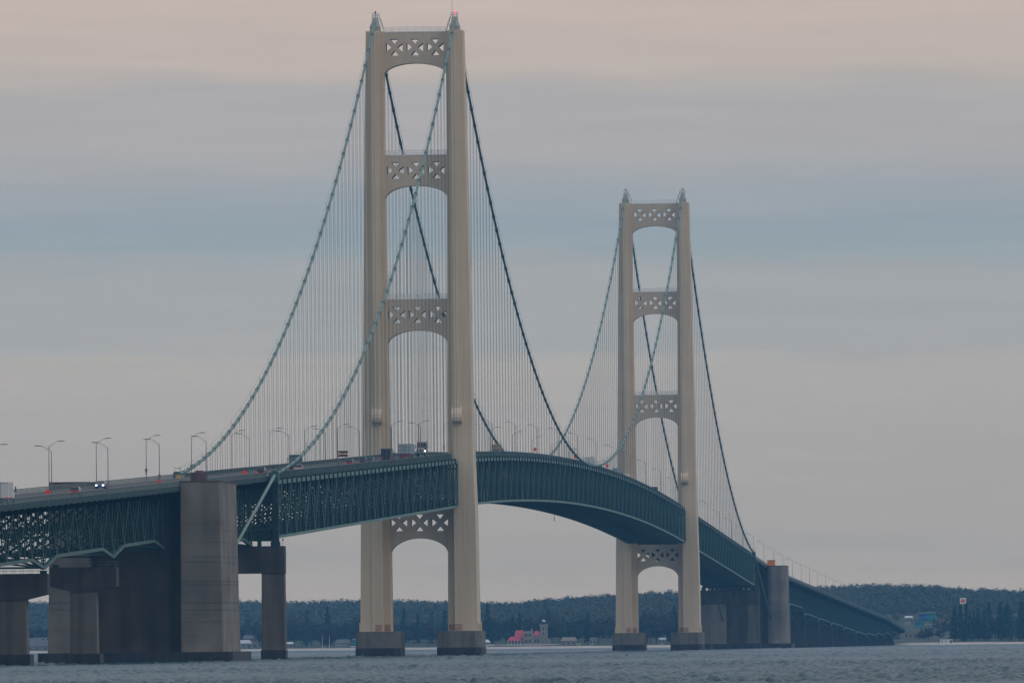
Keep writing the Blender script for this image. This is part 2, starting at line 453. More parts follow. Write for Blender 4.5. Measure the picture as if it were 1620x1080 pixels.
def suspended(name, y0, y1, label, cat, bf, group=None, deck=True, plates=True):
    mid = (y0+y1)/2
    root = empty(name, (0, y0, bf(y0)), label, cat, group)
    ys = srange(y0, y1, PAN); n = len(ys)-1
    tc = lambda y: rail_z(y)-2.15
    for s in (1, -1):
        m = MB(); chord(m, s*XC, ys, tc, .5, .85); m.build('top_chord', 'green_chord', root)
        m = MB(); chord(m, s*XC, ys, lambda y: bf(y)+.3, .55, .6); m.build('bottom_chord', 'green_chord', root)
    diags = []
    for i in range(n):
        a, b = ys[i], ys[i+1]
        if i % 2 == 0: diags.append(((a, bf(a)+.5), (b, tc(b)-.3)))
        else: diags.append(((a, tc(a)-.3), (b, bf(b)+.5)))
    def lattice(mm, x, p, q, w):
        (ya, za), (yb, zb) = p, q
        d = Vector((0, yb-ya, zb-za)); L = d.length; d.normalize(); nrm = Vector((0, -d.z, d.y))
        for e in (-1, 1):
            mm.beam((x+e*(w/2-.04), ya, za), (x+e*(w/2-.04), yb, zb), .09, .5, False)
        k = max(3, int(L/.9)); 
        for j in range(k):
            u = (j+.5)/k; c = Vector((x, lerp(ya, yb, u), lerp(za, zb, u)))
            mm.beam(c-Vector((w/2, 0, 0)), c+Vector((w/2, 0, 0)), .34, .4, False)
    dn, dr = limit(diags, key=lambda q: q[0][0])
    for d in dn:
        m = MB(); lattice(m, XC, *d, .46); m.build('diagonal', 'green_paint', root)
    if dr:
        m = MB(); [lattice(m, XC, *d, .46) for d in dr]; tag(m.build('diagonals', 'green_paint', root), kind='stuff')
    vs, vr = limit(ys)
    for y in vs:
        m = MB(); m.beam((XC, y, bf(y)+.5), (XC, y, tc(y)-.3), .3, .3, False); m.build('vertical', 'green_paint', root)
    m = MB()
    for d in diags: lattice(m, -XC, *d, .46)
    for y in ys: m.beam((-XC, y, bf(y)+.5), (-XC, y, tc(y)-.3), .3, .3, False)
    tag(m.build('far_side_web', 'green_dark', root), 'dark lattice web members of the truss side away from us', kind='stuff')  # far web, same paint as near side, darkened for interior shade
    # cross frames: floor truss, sway bracing, bottom strut
    for y in vs:
        m = MB(); b, t = bf(y), rail_z(y)-1.7
        m.beam((-XC+.2, y, t), (XC-.2, y, t), .4, .5); m.beam((-XC+.2, y, t-2.3), (XC-.2, y, t-2.3), .35, .4)
        for k in range(8):
            xa = -10+k*2.5; m.beam((xa, y, t-2.3 if k % 2 else t), (xa+2.5, y, t if k % 2 else t-2.3), .2, .22, False)
        m.beam((-XC+.2, y, b+.35), (XC-.2, y, b+.35), .45, .55)
        m.beam((-XC+.2, y, b+.5), (0, y, t-2.4), .3, .34, False); m.beam((XC-.2, y, b+.5), (0, y, t-2.4), .3, .34, False)
        m.beam((-XC/2, y, b+.4), (-XC/2, y, (b+t)/2-1.2), .2, .2, False); m.beam((XC/2, y, b+.4), (XC/2, y, (b+t)/2-1.2), .2, .2, False)
        m.build('cross_frame', 'green_dark', root)
    # lateral bracing and inspection gangway in the bottom plane
    m = MB()
    for i in range(n):
        a, b = ys[i], ys[i+1]
        m.beam((-XC+.3, a, bf(a)+.4), (XC-.3, b, bf(b)+.4), .45, .4, False); m.beam((XC-.3, a, bf(a)+.38), (-XC+.3, b, bf(b)+.38), .45, .4, False)
    tag(m.build('lateral_bracing', 'green_dark', root), kind='stuff')
    m = MB(); chord(m, 0, ys, lambda y: bf(y)+.9, 1.6, .12); chord(m, .9, ys, lambda y: bf(y)+1.9, .06, .08); chord(m, -.9, ys, lambda y: bf(y)+1.9, .06, .08)
    for xx in (-6.8, -4.2, -1.6, 1.6, 4.2, 6.8): chord(m, xx, ys, lambda y: rail_z(y)-1.75, .3, .6)
    m.build('stringers', 'green_dark', root)
    if plates:
        pn, pr = limit(ys[1:-1])
        for y in pn:
            m = MB(); m.box(XC+.26, XC+.55, y-.45, y+.45, tc(y)-.62, tc(y)+.9); m.build('hanger_plate', 'green_dark', root)
            if False: pass
    if deck: deck_parts(root, y0, y1, 8.9, True)
    # end posts
    for y in (y0+.3, y1-.3):
        for s in (1, -1):
            m = MB(); m.beam((s*XC, y, bf(y)+.1), (s*XC, y, tc(y)+.4), .62, .7); m.build('end_post', 'green_chord', root)
    return root
suspended('truss_span', YB+1.5, -7.4, 'dark green steel truss roadway span between the portal pier and the nearer tower', 'bridge span', bot_z, 'suspended truss spans of the bridge')
suspended('truss_span', 7.4, T2-7.4, 'long arched dark green truss roadway span between the two towers', 'bridge span', bot_z, 'suspended truss spans of the bridge')
suspended('truss_span', T2+7.4, T2-YB-1.5, 'dark green truss roadway span sloping down beyond the farther tower', 'bridge span', bot_z, 'suspended truss spans of the bridge')
def back_n(y): return rail_z(y)-lerp(14.4, 12.8, min(1, (YB-y)/150))
def back_s(y): return rail_z(y)-lerp(14.4, 12.8, min(1, (y-(T2-YB))/150))
# deck gap strips through the towers
for Y0, w in ((0, 'nearer'), (T2, 'farther')):
    r_ = empty('deck_panel', (0, Y0, 50), 'short roadway panel passing between the legs of the %s tower' % w, 'roadway', 'roadway panels at the towers')
    deck_parts(r_, Y0-7.2, Y0+7.2, 7.0, True)
# solid rocker towers above the bent piers
for yb, w in ((YB, 'nearer'), (T2-YB, 'farther')):
    sg = -1 if yb < 0 else 1
    t = empty('cable_bent', (0, yb, 24), 'dark green steel bent post carrying the cable saddle above the %s portal pier' % w, 'cable bent', 'cable bents on the portal piers')
    for s in (-1, 1):
        x = s*XC; zt = SAD-1.7
        m = MB(); m.loft([[(x-.55, yb+sg*.15-2.2*0-.9, z), (x+.7, yb+sg*.15-.9, z), (x+.7, yb+sg*.15+.9, z), (x-.55, yb+sg*.15+.9, z)] for z in (25.1, zt)])
        m.build('post', 'green_dark', t)
        m = MB(); m.box(x-1.0, x+.85, yb-1.3, yb+1.3, 24.12, 25.08); m.box(x-.8, x+.65, yb-1.1, yb+1.1, 25.08, 25.6)
        m.build('bearing', 'green_dark', t)
        m = MB(); m.box(x-.3, x+.3, yb-1.0, yb+.6, 24.12, 25.2); 
    m = MB(); m.box(-9.7, 9.7, yb-.35, yb+.35, 25.15, 27.2); m.box(-9.7, 9.7, yb-.3, yb+.3, 33.0, 35.8)
    m.build('cross_girder', 'green_dark', t)

# ------------------------------------------------------------------ approach truss spans (trusses set in under the deck)
XS = 5.3
def approach(y0, y1, label, depth, group, lite=False, npan=None, bc='green_mid'):
    n = npan or max(2, round((y1-y0)/19.83)); d = (y1-y0)/n
    root = empty('approach_span', (0, y0, rail_z(y0)-13), label, 'bridge span', group)
    nodes = [y0+i*d for i in range(n+1)]
    def bz(i): return rail_z(nodes[i])-(depth+1.75 if i in (0, n) else depth)
    tz = lambda y: rail_z(y)-2.3
    w = .52
    for s in (1, -1):
        m = MB()
        for i in range(n): m.beam((s*XS, nodes[i], bz(i)+.25), (s*XS, nodes[i+1], bz(i+1)+.25), .6, .6)
        m.build('bottom_chord', bc if s > 0 else 'green_dark', root)  # far chord darker than the near one, its shade coloured in
        m = MB(); m.loft([[(s*XS-.3, y, tz(y)-.35), (s*XS+.3, y, tz(y)-.35), (s*XS+.3, y, tz(y)+.35), (s*XS-.3, y, tz(y)+.35)] for y in nodes])
        m.build('top_chord', 'green_paint', root)
        for i in range(n):
            ym = (nodes[i]+nodes[i+1])/2
            for a, za in ((nodes[i], bz(i)), (nodes[i+1], bz(i+1))):
                m = MB(); 
                for e in (-1, 1): m.beam((s*XS+e*(w/2-.04), a, za+.4), (s*XS+e*(w/2-.04), ym, tz(ym)-.3), .08, .42, False)
                k = 13
                for j in range(k):
                    u = (j+.5)/k; yy, zz = lerp(a, ym, u), lerp(za+.4, tz(ym)-.3, u)
                    m.beam((s*XS-w/2, yy, zz), (s*XS+w/2, yy, zz), .2, .24, False)
                m.build('diagonal', 'green_paint', root)
        if not lite:
            for i in range(n+1): MB().beam((s*XS, nodes[i], bz(i)+.4), (s*XS, nodes[i], tz(nodes[i])-.3), .22, .22, False).build('vertical', 'green_paint', root)
            for i in range(n):
                ym = (nodes[i]+nodes[i+1])/2; zb = (bz(i)+bz(i+1))/2+.4
                MB().beam((s*XS, ym, zb), (s*XS, ym, tz(ym)-.3), .2, .2, False).build('vertical', 'green_paint', root)
    m = MB()
    for i in range(n+1):
        y = nodes[i]; b = bz(i)+.3; t = tz(y)
        m.beam((-XS, y, b), (XS, y, b), .3, .35); m.beam((-XS, y, b+.2), (XS, y, t-.8), .42, .42, False); m.beam((XS, y, b+.2), (-XS, y, t-.8), .42, .42, False); m.beam((-XS, y, (b+t)/2), (XS, y, (b+t)/2), .3, .4, False)
        m.beam((-XS, y, t-1.0), (XS, y, t-1.0), .25, .3)
    for i in range(2*n+1):
        y = y0+i*d/2; t = tz(y)
        m.beam((-8.6, y, t+.65), (8.6, y, t+.65), .45, .8); m.beam((-8.5, y, t+.2), (-XS, y, t-.8), .2, .3, False); m.beam((8.5, y, t+.2), (XS, y, t-.8), .2, .3, False)
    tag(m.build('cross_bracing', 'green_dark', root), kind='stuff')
    m = MB()
    for i in range(n):
        m.beam((-XS, nodes[i], bz(i)+.3), (XS, nodes[i+1], bz(i+1)+.3), .3, .3, False); m.beam((XS, nodes[i], bz(i)+.28), (-XS, nodes[i+1], bz(i+1)+.28), .3, .3, False)
    for xx in (-6.8, -3.4, 0, 3.4, 6.8): chord(m, xx, srange(y0, y1, 20), lambda y: rail_z(y)-1.75, .3, .6)
    chord(m, 0, srange(y0, y1, 20), lambda y: rail_z(y)-depth+.8, 1.2, .12)
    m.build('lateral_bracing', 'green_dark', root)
    deck_parts(root, y0, y1, 8.6)
    return root
GN = 'approach truss spans on the near side of the anchorages'
for a_, b_, w_ in ((-739.4, -706, 'nearer'), (T2+706, T2+739.4, 'farther')):
    r_ = empty('deck_panel', (0, a_, road_z(a_)), 'short roadway panel passing between the pylons of the %s anchorage' % w_, 'roadway', 'roadway panels at the anchorages')
    deck_parts(r_, a_, b_, 8.6)
approach(ANCY-5.9, YB-1.8, 'short dark truss span behind the slanting cable, beside the near anchorage', 14.0, 'truss spans between anchorage and portal pier', npan=8, bc='green_paint')  # lower chords of both short spans: same paint, shade given as darker green
approach(T2-YB+1.8, T2-ANCY+5.9, 'short dark truss span beside the far anchorage with the orange box', 14.0, 'truss spans between anchorage and portal pier', npan=8, bc='green_paint')
approach(-836, -739.5, 'approach truss span running into the near anchorage, its lower chord kinked at the pier', 11.5, GN)
approach(-954.5, -836.2, 'approach truss span with pale lower chord between the two hammerhead piers', 11.5, GN)
approach(-1073, -954.7, 'approach truss span at the left edge with sky showing through its web', 11.5, GN)
sp = [T2+739.5, 2030, 2165, 2336, 2502, 2665, 2836, 3007, 3178, 3330, 3470, 3600, 3740]
names = ['first', 'second', 'third', 'fourth', 'fifth', 'sixth', 'seventh', 'eighth', 'ninth', 'tenth', 'eleventh', 'last']
for i in range(12):
    h = 11.2 if sp[i] < 2300 else 13.2
    h = min(h, rail_z(sp[i+1])-5.2)
    approach(sp[i]+.1, sp[i+1]-.1, '%s low truss span beyond the far anchorage, counting towards the shore' % names[i], h, 'approach spans beyond the far anchorage', lite=True, npan=max(2, round((sp[i+1]-sp[i])/20)))

# ------------------------------------------------------------------ concrete piers
def hammer_pier(Y, label, capx=6.2, colx=2.4, gz=None, group='hammerhead piers'):
    top = gz if gz else rail_z(Y)-14.1
    t = empty('bridge_pier', (0, Y, 0), label, 'bridge pier', group)
    w = 2.2
    prof = [(-capx, top), (-capx, top-3.6), (-colx, top-4.5), (colx, top-4.5), (capx, top-3.6), (capx, top)]
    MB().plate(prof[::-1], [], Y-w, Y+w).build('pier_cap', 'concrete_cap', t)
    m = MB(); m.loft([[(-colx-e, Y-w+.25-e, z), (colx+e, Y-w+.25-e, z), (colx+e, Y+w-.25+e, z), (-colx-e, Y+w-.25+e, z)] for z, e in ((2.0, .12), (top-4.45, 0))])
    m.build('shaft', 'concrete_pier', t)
    m = MB(); m.box(-colx-.75, colx+.75, Y-w-.8, Y+w+.8, -3, 2.05); m.build('footing', 'wet_concrete', t)
    for s in (-1, 1):
        m = MB(); m.box(s*XS-.55, s*XS+.55, Y-.8, Y+.8, top, top+.55); m.build('bearing', 'green_dark', t)
    m = MB()
    for yy in (Y-w+.1, Y+w-.1):
        for hz in (.5, 1.0): m.beam((-capx+.1, yy, top+hz), (capx-.1, yy, top+hz), .05, .05, False)
        for k in range(9): m.beam((-capx+.1+k*(2*capx-.2)/8, yy, top), (-capx+.1+k*(2*capx-.2)/8, yy, top+1.0), .05, .05, False)
    m.build('railing', 'lamp_steel', t)
    return t
hammer_pier(-954.5, 'dark concrete hammerhead pier cut by the left edge of the picture', gz=16.1)
hammer_pier(-836, 'dark concrete hammerhead pier standing in front of the big anchorage block', gz=18.0)
hammer_pier(-1073, 'concrete hammerhead pier nearest the camera, left of the picture edge', gz=13.5)
for i in range(1, 12):
    Y = sp[i]; h = (11.2 if sp[i] < 2300 else 13.2); top = max(3.2, rail_z(Y)-min(h, rail_z(sp[min(i+1, 12)])-5.2)-2.1)
    t = empty('bridge_pier', (0, Y, 0), 'low concrete pier under the far approach, %s one beyond the far anchorage' % names[i-1], 'bridge pier', 'low piers of the far approach')
    MB().box(-6, 6, Y-2, Y+2, 2.0, top).build('wall', 'wet_concrete', t)
    MB().box(-6.6, 6.6, Y-2.8, Y+2.8, -3, 2.0).build('footing', 'wet_concrete', t)
def portal_pier(Y, label):
    t = empty('bridge_pier', (0, Y, 0), label, 'bridge pier', 'portal piers under the cable bents')
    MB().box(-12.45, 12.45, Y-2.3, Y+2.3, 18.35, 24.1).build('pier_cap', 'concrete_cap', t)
    for s in (-1, 1):
        a, b = sorted((s*7.65, s*12.35))
        m = MB(); m.loft([[(a-e, Y-2.15-e, z), (b+e, Y-2.15-e, z), (b+e, Y+2.15+e, z), (a-e, Y+2.15+e, z)] for z, e in ((2.2, .1), (18.37, 0))]); m.build('column', 'concrete_pier', t)
        MB().box(a-.25, b+.25, Y-2.8, Y+2.8, -3, 2.25).build('waterline_band', 'wet_concrete', t)
        sg = -1 if Y < 0 else 1
        MB().box(s*(XC-3.3)-.35, s*(XC-3.3)+.35, Y-1, Y+1, 24.1, 25.2).build('bearing', 'green_dark', t)
    m = MB()
    m.beam((12.2, Y-2.1, 24.1), (12.2, Y-2.1, 25.3), .08, .08); m.box(12.05, 12.35, Y-2.25, Y-1.95, 25.2, 25.6)
    m.build('marker_lamp', 'lamp_steel', t)
portal_pier(YB-2, 'concrete portal pier on two columns just left of the nearer tower')
portal_pier(T2-YB+2, 'concrete portal pier right of the farther tower, in front of the far anchorage')

def rrect(x0, x1, y0, y1, r, n=4):
    out = []
    for cx_, cy_, a0 in ((x1-r, y0+r, -90), (x1-r, y1-r, 0), (x0+r, y1-r, 90), (x0+r, y0+r, 180)):
        for k in range(n+1):
            a = R(a0+90*k/n); out.append((cx_+r*math.cos(a), cy_+r*math.sin(a)))
    return out
def anchorage(Ya, Yb, sgn, label, r, drum):
    # Ya: outer face, Yb: face towards the towers
    y0, y1 = min(Ya, Yb), max(Ya, Yb)
    t = empty('anchorage', (0, y0, 0), label, 'anchorage', 'concrete cable anchorages')
    for s in (-1, 1):
        a, b = sorted((s*8.75, s*16.6))
        m = MB(); rr = r
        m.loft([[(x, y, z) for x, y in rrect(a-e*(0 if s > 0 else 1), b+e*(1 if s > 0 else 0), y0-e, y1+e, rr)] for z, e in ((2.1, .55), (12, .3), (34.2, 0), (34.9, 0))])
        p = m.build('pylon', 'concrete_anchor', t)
        m = MB(); m.loft([[(x, y, z) for x, y in rrect(a-.06, b+.06, y0-.06, y1+.06, rr)] for z in (34.9, 35.2)]); m.build('coping', 'brown_drum', p)
        m = MB()
        for k in range(14):
            zz = 3.4+k*2.2+.8*math.sin(k*2.7+s)
            e = lerp(.55, 0, (zz-2)/32)+.012
            m.loft([[(x, y, z) for x, y in rrect(a-e*(0 if s > 0 else 1), b+e*(1 if s > 0 else 0), y0-e, y1+e, rr)] for z in (zz, zz+.05)])
        m.build('pour_joint', 'concrete_anchor', p)
    MB().box(-8.74, 8.74, y0+4, y1-2, 2.1, rail_z(y1)-2.9 if sgn > 0 else rail_z(y0)-2.4).build('block', 'concrete_shaded_stained', t)
    m = MB(); m.loft([[(x, y, z) for x, y in rrect(-19, 19, y0-2.5, y1+(4 if sgn < 0 else 2), 1.2)] for z in (-3, 2.1)])
    m.build('footing', 'wet_concrete', t)
    return t
an = anchorage(-741, -706, -1, 'huge nearer concrete anchorage block with tall pylons and a brown drum on top', .35, 'brown')
asx = anchorage(T2+741, T2+706, 1, 'farther concrete anchorage with a rounded pylon and an orange box on top', 2.6, 'orange')
m = MB(); m.tube([(11.3, -728, 35.2), (11.3, -728, 36.9)], 1.65, 20)
dr = m.build('rooftop_drum', 'brown_drum'); tag(dr, 'brown drum shaped cabin on top of the nearer anchorage pylon', 'cabin')
m = MB(); m.tube([(11.4, -728, 36.9), (11.4, -728, 37.35)], [.85, .8], 16); m.build('cap', 'truck_maroon', dr)
m = MB(); m.box(8.9, 12.1, T2+706.9, T2+711, 35.2, 37.3)
dr = m.build('rooftop_box', 'orange_paint'); tag(dr, 'orange box shaped cabin on top of the farther anchorage pylon', 'cabin')
MB().box(8.8, 12.2, T2+706.8, T2+711.1, 37.3, 37.5).build('roof', 'brown_drum', dr)

# ------------------------------------------------------------------ street lamps
def lamp_proto():
    t = empty('street_lamp', (0, 0, 0), 'x', 'street lamp')
    m = MB(); m.tube([(0,0,0),(0,0,.4),(0,0,8.7)], [.12,.09,.055], 8); m.build('pole', 'lamp_steel', t)
    m = MB(); m.tube([(0,0,8.6),(-.5,0,8.95),(-1.2,0,9.35),(-1.7,0,9.55)], [.045,.035,.035,.035], 6); m.tube([(0,0,8.0),(-.5,0,8.6),(-1.05,0,9.25)], .018, 5)
    m.build('arm', 'lamp_steel', t)
    m = MB(); m.loft([[(x, y, z) for x, y, z in ((xx, -w, 9.55+a), (xx, w, 9.55+a), (xx, w, 9.63+b), (xx, -w, 9.63+b))] for xx, w, a, b in ((-1.6,.05,-.03,-.01),(-1.9,.14,-.04,.03),(-2.7,.15,0,.06),(-3.0,.08,.03,.05))])
    fixn(m.build('luminaire', 'lamp_steel', t))
    return t
lp = lamp_proto(); index_kids()
near_y = [(-972+95.6*k, 1) for k in range(10)]+[(57+96.2*k, 1) for k in range(12)]+[(1352+96.9*k, 1) for k in range(18)]
far_y = [(y, -1) for y in (-1003, -910, -814, -728, -629.5, -532, -438, -342.5, -247, -152.5, 21, 115, 210, 306, 401, 500, 592, 685, 780, 875, 970, 1065)]
first = True
def section(y):
    if y < -700: return 'left of the near anchorage'
    if y < 0: return 'from near anchorage to nearer tower'
    if y < T2: return 'between the two towers'
    if y < 1862: return 'from farther tower to far anchorage'
    return 'beyond the far anchorage'
cnt = {}
ORD = ['first','second','third','fourth','fifth','sixth','seventh','eighth','ninth','tenth','eleventh','twelfth','thirteenth','fourteenth','fifteenth','sixteenth','seventeenth','eighteenth']
for y, s in near_y+far_y:
    if y < -1010: continue
    o = lp if first else copy_tree(lp); first = False
    x = s*8.75
    o.location = (x, y, road_z(y)-.1); o.rotation_euler = (0, 0, 0 if s > 0 else math.pi)
    k = (section(y), s); cnt[k] = cnt.get(k, 0)+1
    o['label'] = '%s lamp from the left on the %s kerb %s' % (ORD[cnt[k]-1], 'near' if s > 0 else 'far', section(y))
    o['group'] = 'street lamps along the bridge railings'; o['_o'] = (0,0,0)
# plates/boxes on some lamp posts
for y, s, lab in ((-629.5, -1, 'grey plate on the far kerb lamp left of the green casing'), (-781, 1, 'grey plate on the near kerb lamp just left of the near anchorage'), (-532, -1, 'grey plate on the far kerb lamp behind the green cable'), (210, -1, 'small grey plate on the far kerb lamp between the towers')):
    y2 = y if s < 0 else -972+95.6*2
    m = MB(); z = road_z(y2)
    m.box(s*8.75-.27, s*8.75+.27, y2-.24, y2-.16, z+2.1, z+2.75)
    o = m.build('post_sign', 'lamp_steel', origin=(s*8.75, y2, z+2.1)); tag(o, lab, 'sign', 'grey plates on lamp posts')
    MB().box(s*8.75-.16, s*8.75+.16, y2-.26, y2-.242, z+1.55, z+2.05).build('lower_plate', 'lamp_steel', o, origin=(s*8.75, y2, z+2.1))
# orange diamond work signs
def diamond(Y, X, lab, hz=1.5, sz=.55):
    z = road_z(Y)
    t = empty('work_sign', (X, Y, z), lab, 'road sign', 'orange diamond road work signs')
    m = MB(); m.plate([(X-sz, z+hz), (X, z+hz-sz), (X+sz, z+hz), (X, z+hz+sz)], [], Y-.04, Y+.04); fixn(m.build('sign_face', 'orange_sign', t))
    m = MB(); m.beam((X, Y+.1, z), (X, Y+.1, z+hz), .07, .07)
    for a, b in ((-.5,-.4),(.5,-.4),(-.5,.5),(.5,.5)): m.beam((X, Y+.1, z+.5), (X+a, Y+b, z+.02), .05, .05)
    m.build('stand', 'lamp_steel', t)
diamond(-972.5, 8.1, 'orange diamond sign near the left edge of the picture, between two lamp posts')
diamond(-775, 8.1, 'orange diamond sign just left of the near anchorage block')
diamond(-594, 8.1, 'orange diamond sign between the near anchorage and the slanting green cable')
diamond(342, 8.2, 'leftmost orange diamond sign on the span between the towers', 2.3, .62)
diamond(535, 8.2, 'orange diamond sign between the towers where the dark cable meets the deck', 2.2, .62)
diamond(703, 8.2, 'orange diamond sign between the towers, left of the farther tower', 2.2, .65)

# ------------------------------------------------------------------ vehicles (front faces +Y in local space)
def wheels(t, xs, ys, r=.34, w=.24):
    for x in xs:
        for y in ys:
            m = MB(); m.tube([(x-w/2, y, r), (x+w/2, y, r)], r, 14)
            wh = m.build('wheel', 'tyre', t); MB().tube([(x-w/2-.01 if x < 0 else x+w/2-.02, y, r), (x-w/2+.02 if x < 0 else x+w/2+.01, y, r)], r*.55, 10).build('rim', 'silver_car', wh)
def put(t, X, Y, facing):
    z = road_z(Y)+.01; sl = (road_z(Y+1)-road_z(Y-1))/2
    t.location = (X, Y, z)
    if facing > 0: t.rotation_euler = (math.atan(sl), 0, 0)
    else: t.rotation_euler = (-math.atan(sl), 0, math.pi)
def car(X, Y, facing, paint, lab, kind='car', h=1.45, w=1.8, l=4.5, heads=None):
    t = empty('parked_car' if 0 else 'car', (0,0,0), lab, kind, 'cars on the bridge'); t['_o'] = (0,0,0)
    hw = w/2; L = l/2
    suv = h > 1.6
    prof = [(-L, .35), (-L, .95), (-L+.15, 1.0), (-L+.3, h*.66)]
    body = [(-L,.3),(-L,.85),(-L+.12,h*.6),(L*.45,h*.6),(L*.92,h*.52),(L,.7),(L,.3)]
    m = MB(); n = len(body)
    vs = [(-hw, y, z) for y, z in body]+[(hw, y, z) for y, z in body]
    m.add(vs, [tuple(range(n)), tuple(range(n, 2*n))[::-1]]+[(i, (i+1) % n, (i+1) % n+n, i+n) for i in range(n)])
    b = m.build('body', paint, t); fixn(b)
    bev = b.modifiers.new('b', 'BEVEL'); bev.width = .07; bev.segments = 2
    rear = -L+.2 if suv else -L+.55
    cab = [(rear, h*.6), (rear+(.15 if suv else .5), h*.97), (rear+.5 if suv else rear+.8, h), (L*.1, h), (L*.48, h*.6)]
    m = MB(); n = len(cab)
    vs = [(-hw+.06+(.12 if z > h*.7 else 0), y, z) for y, z in cab]+[(hw-.06-(.12 if z > h*.7 else 0), y, z) for y, z in cab]
    m.add(vs, [tuple(range(n)), tuple(range(n, 2*n))[::-1]]+[(i, (i+1) % n, (i+1) % n+n, i+n) for i in range(n)])
    fixn(m.build('cabin_glass', 'glass_dark', t))
    m = MB(); m.box(-hw+.2, hw-.2, rear+.55, L*.08, h-.02, h+.03); m.build('roof', paint, t)
    wheels(t, (-hw+.08, hw-.08), (-L*.62, L*.62))
    for s in (-1, 1):
        m = MB(); m.box(s*(hw-.25)-.15, s*(hw-.25)+.15, L-.05, L+.04, .58, .78); m.build('headlight', heads or 'silver_car', t)
        m = MB(); m.box(s*(hw-.18)-.12, s*(hw-.18)+.12, -L-.03, -L+.05, .7, .92); m.build('taillight', 'taillight', t)
    put(t, X, Y, facing)
car(4.6, -893, 1, 'red_car', 'dark red car driving away near the left edge of the bridge', h=1.65)
car(-4.6, -760, -1, 'blue_car', 'blue oncoming car with bright headlights near the left lamp posts', heads='headlight')
car(4.4, -512, 1, 'black_car', 'black sport utility vehicle just right of the brown drum on the anchorage', h=1.95)
car(4.4, -418, 1, 'silver_car', 'pale silver car under the green main cable', h=1.7)
car(4.6, -280, 1, 'red_car', 'maroon car below the lit arrow board', h=1.85)
car(4.6, -242, 1, 'navy_car', 'dark navy sport utility vehicle right of the maroon car', h=2.1)
car(4.2, -214, 1, 'blue_car', 'blue car between the navy vehicle and the dark box truck', h=1.85)
car(-4.4, 283, -1, 'silver_car', 'pale car right behind the nearer tower between the suspender ropes', h=1.5)
def truck(X, Y, facing, box, cabm, lab, bw=2.5, bh=3.6, bl=9, heads=None, chassis='tyre', tails=True, crate=False):
    t = empty('box_truck', (0,0,0), lab, 'truck', 'trucks on the bridge'); t['_o'] = (0,0,0)
    hw = bw/2
    MB().box(-hw+.2, hw-.2, -bl/2, bl/2+2.6, .55, .95).build('chassis', chassis, t)
    b = MB().box(-hw, hw, -bl/2, bl/2, .96, bh).build('cargo_box', box, t)
    m = MB()
    for k in range(1, 5): m.box(-hw-.02, hw+.02, -bl/2+bl*k/5-.03, -bl/2+bl*k/5+.03, .97, bh-.02)
    m.box(-.03, .03, -bl/2-.03, -bl/2, 1.0, bh-.05); m.box(-hw-.02, hw+.02, -bl/2-.02, -bl/2+.1, bh-.1, bh+.02)
    m.build('trim', 'lamp_steel', b)
    cy = bl/2+.15
    prof = [(cy, .6), (cy, 2.7), (cy+1.3, 2.75), (cy+1.9, 1.8), (cy+2.5, 1.6), (cy+2.5, .6)]
    m = MB(); n = 6
    m.add([(-hw+.1, y, z) for y, z in prof]+[(hw-.1, y, z) for y, z in prof], [tuple(range(n)), tuple(range(n, 2*n))[::-1]]+[(i, (i+1) % n, (i+1) % n+n, i+n) for i in range(n)])
    cb = m.build('cab', cabm, t); fixn(cb)
    MB().add([(-hw+.25, cy+1.38, 2.66), (hw-.25, cy+1.38, 2.66), (hw-.25, cy+1.9, 1.87), (-hw+.25, cy+1.9, 1.87)], [(0,1,2,3)]).build('windscreen', 'glass_dark', cb)
    for s in (-1, 1):
        MB().box(s*(hw+.25)-.1, s*(hw+.25)+.1, cy+1.2, cy+1.3, 1.9, 2.8).build('mirror', 'tyre', cb)
        MB().box(s*(hw-.4)-.18, s*(hw-.4)+.18, cy+2.48, cy+2.56, .95, 1.25).build('headlight', heads or 'silver_car', cb)
        MB().box(s*(hw-.2)-.15, s*(hw-.2)+.15, -bl/2-.06, -bl/2-.035, 1.05, 1.3).build('taillight', 'taillight', t)
    wheels(t, (-hw+.2, hw-.2), (-bl/2+1.2, -bl/2+2.4, cy+1.6), .5, .3)
    put(t, X, Y, facing)
    return t
truck(4.6, -1010, 1, 'box_white', 'white_paint', 'white box truck at the left edge of the picture', bl=8)
truck(4.6, -168, 1, 'truck_dark', 'truck_dark', 'dark blue box truck with red tail lights left of the pale stacked load', bh=3.5, bl=6)
truck(-3.6, -333, -1, 'truck_teal', 'truck_teal', 'teal grey lorry partly hidden by the green main cable', bh=3.3, bl=5)
truck(-4.5, 365, -1, 'tan_box', 'tan_box', 'tan box truck where the left cable meets the deck between the towers', bh=4.0, bl=7)
truck(4.5, 672, 1, 'box_white', 'white_paint', 'white box truck where the cables cross the deck between the towers', bw=2.7, bh=4.2, bl=11)
truck(4.5, 1052, 1, 'truck_dark', 'truck_dark', 'dark box truck just left of the right leg of the farther tower', bh=4.1, bl=6)
truck(4.5, 822, 1, 'crate_pale', 'crate_pale', 'pale grey box truck just left of the farther tower', bh=4.0, bl=7)
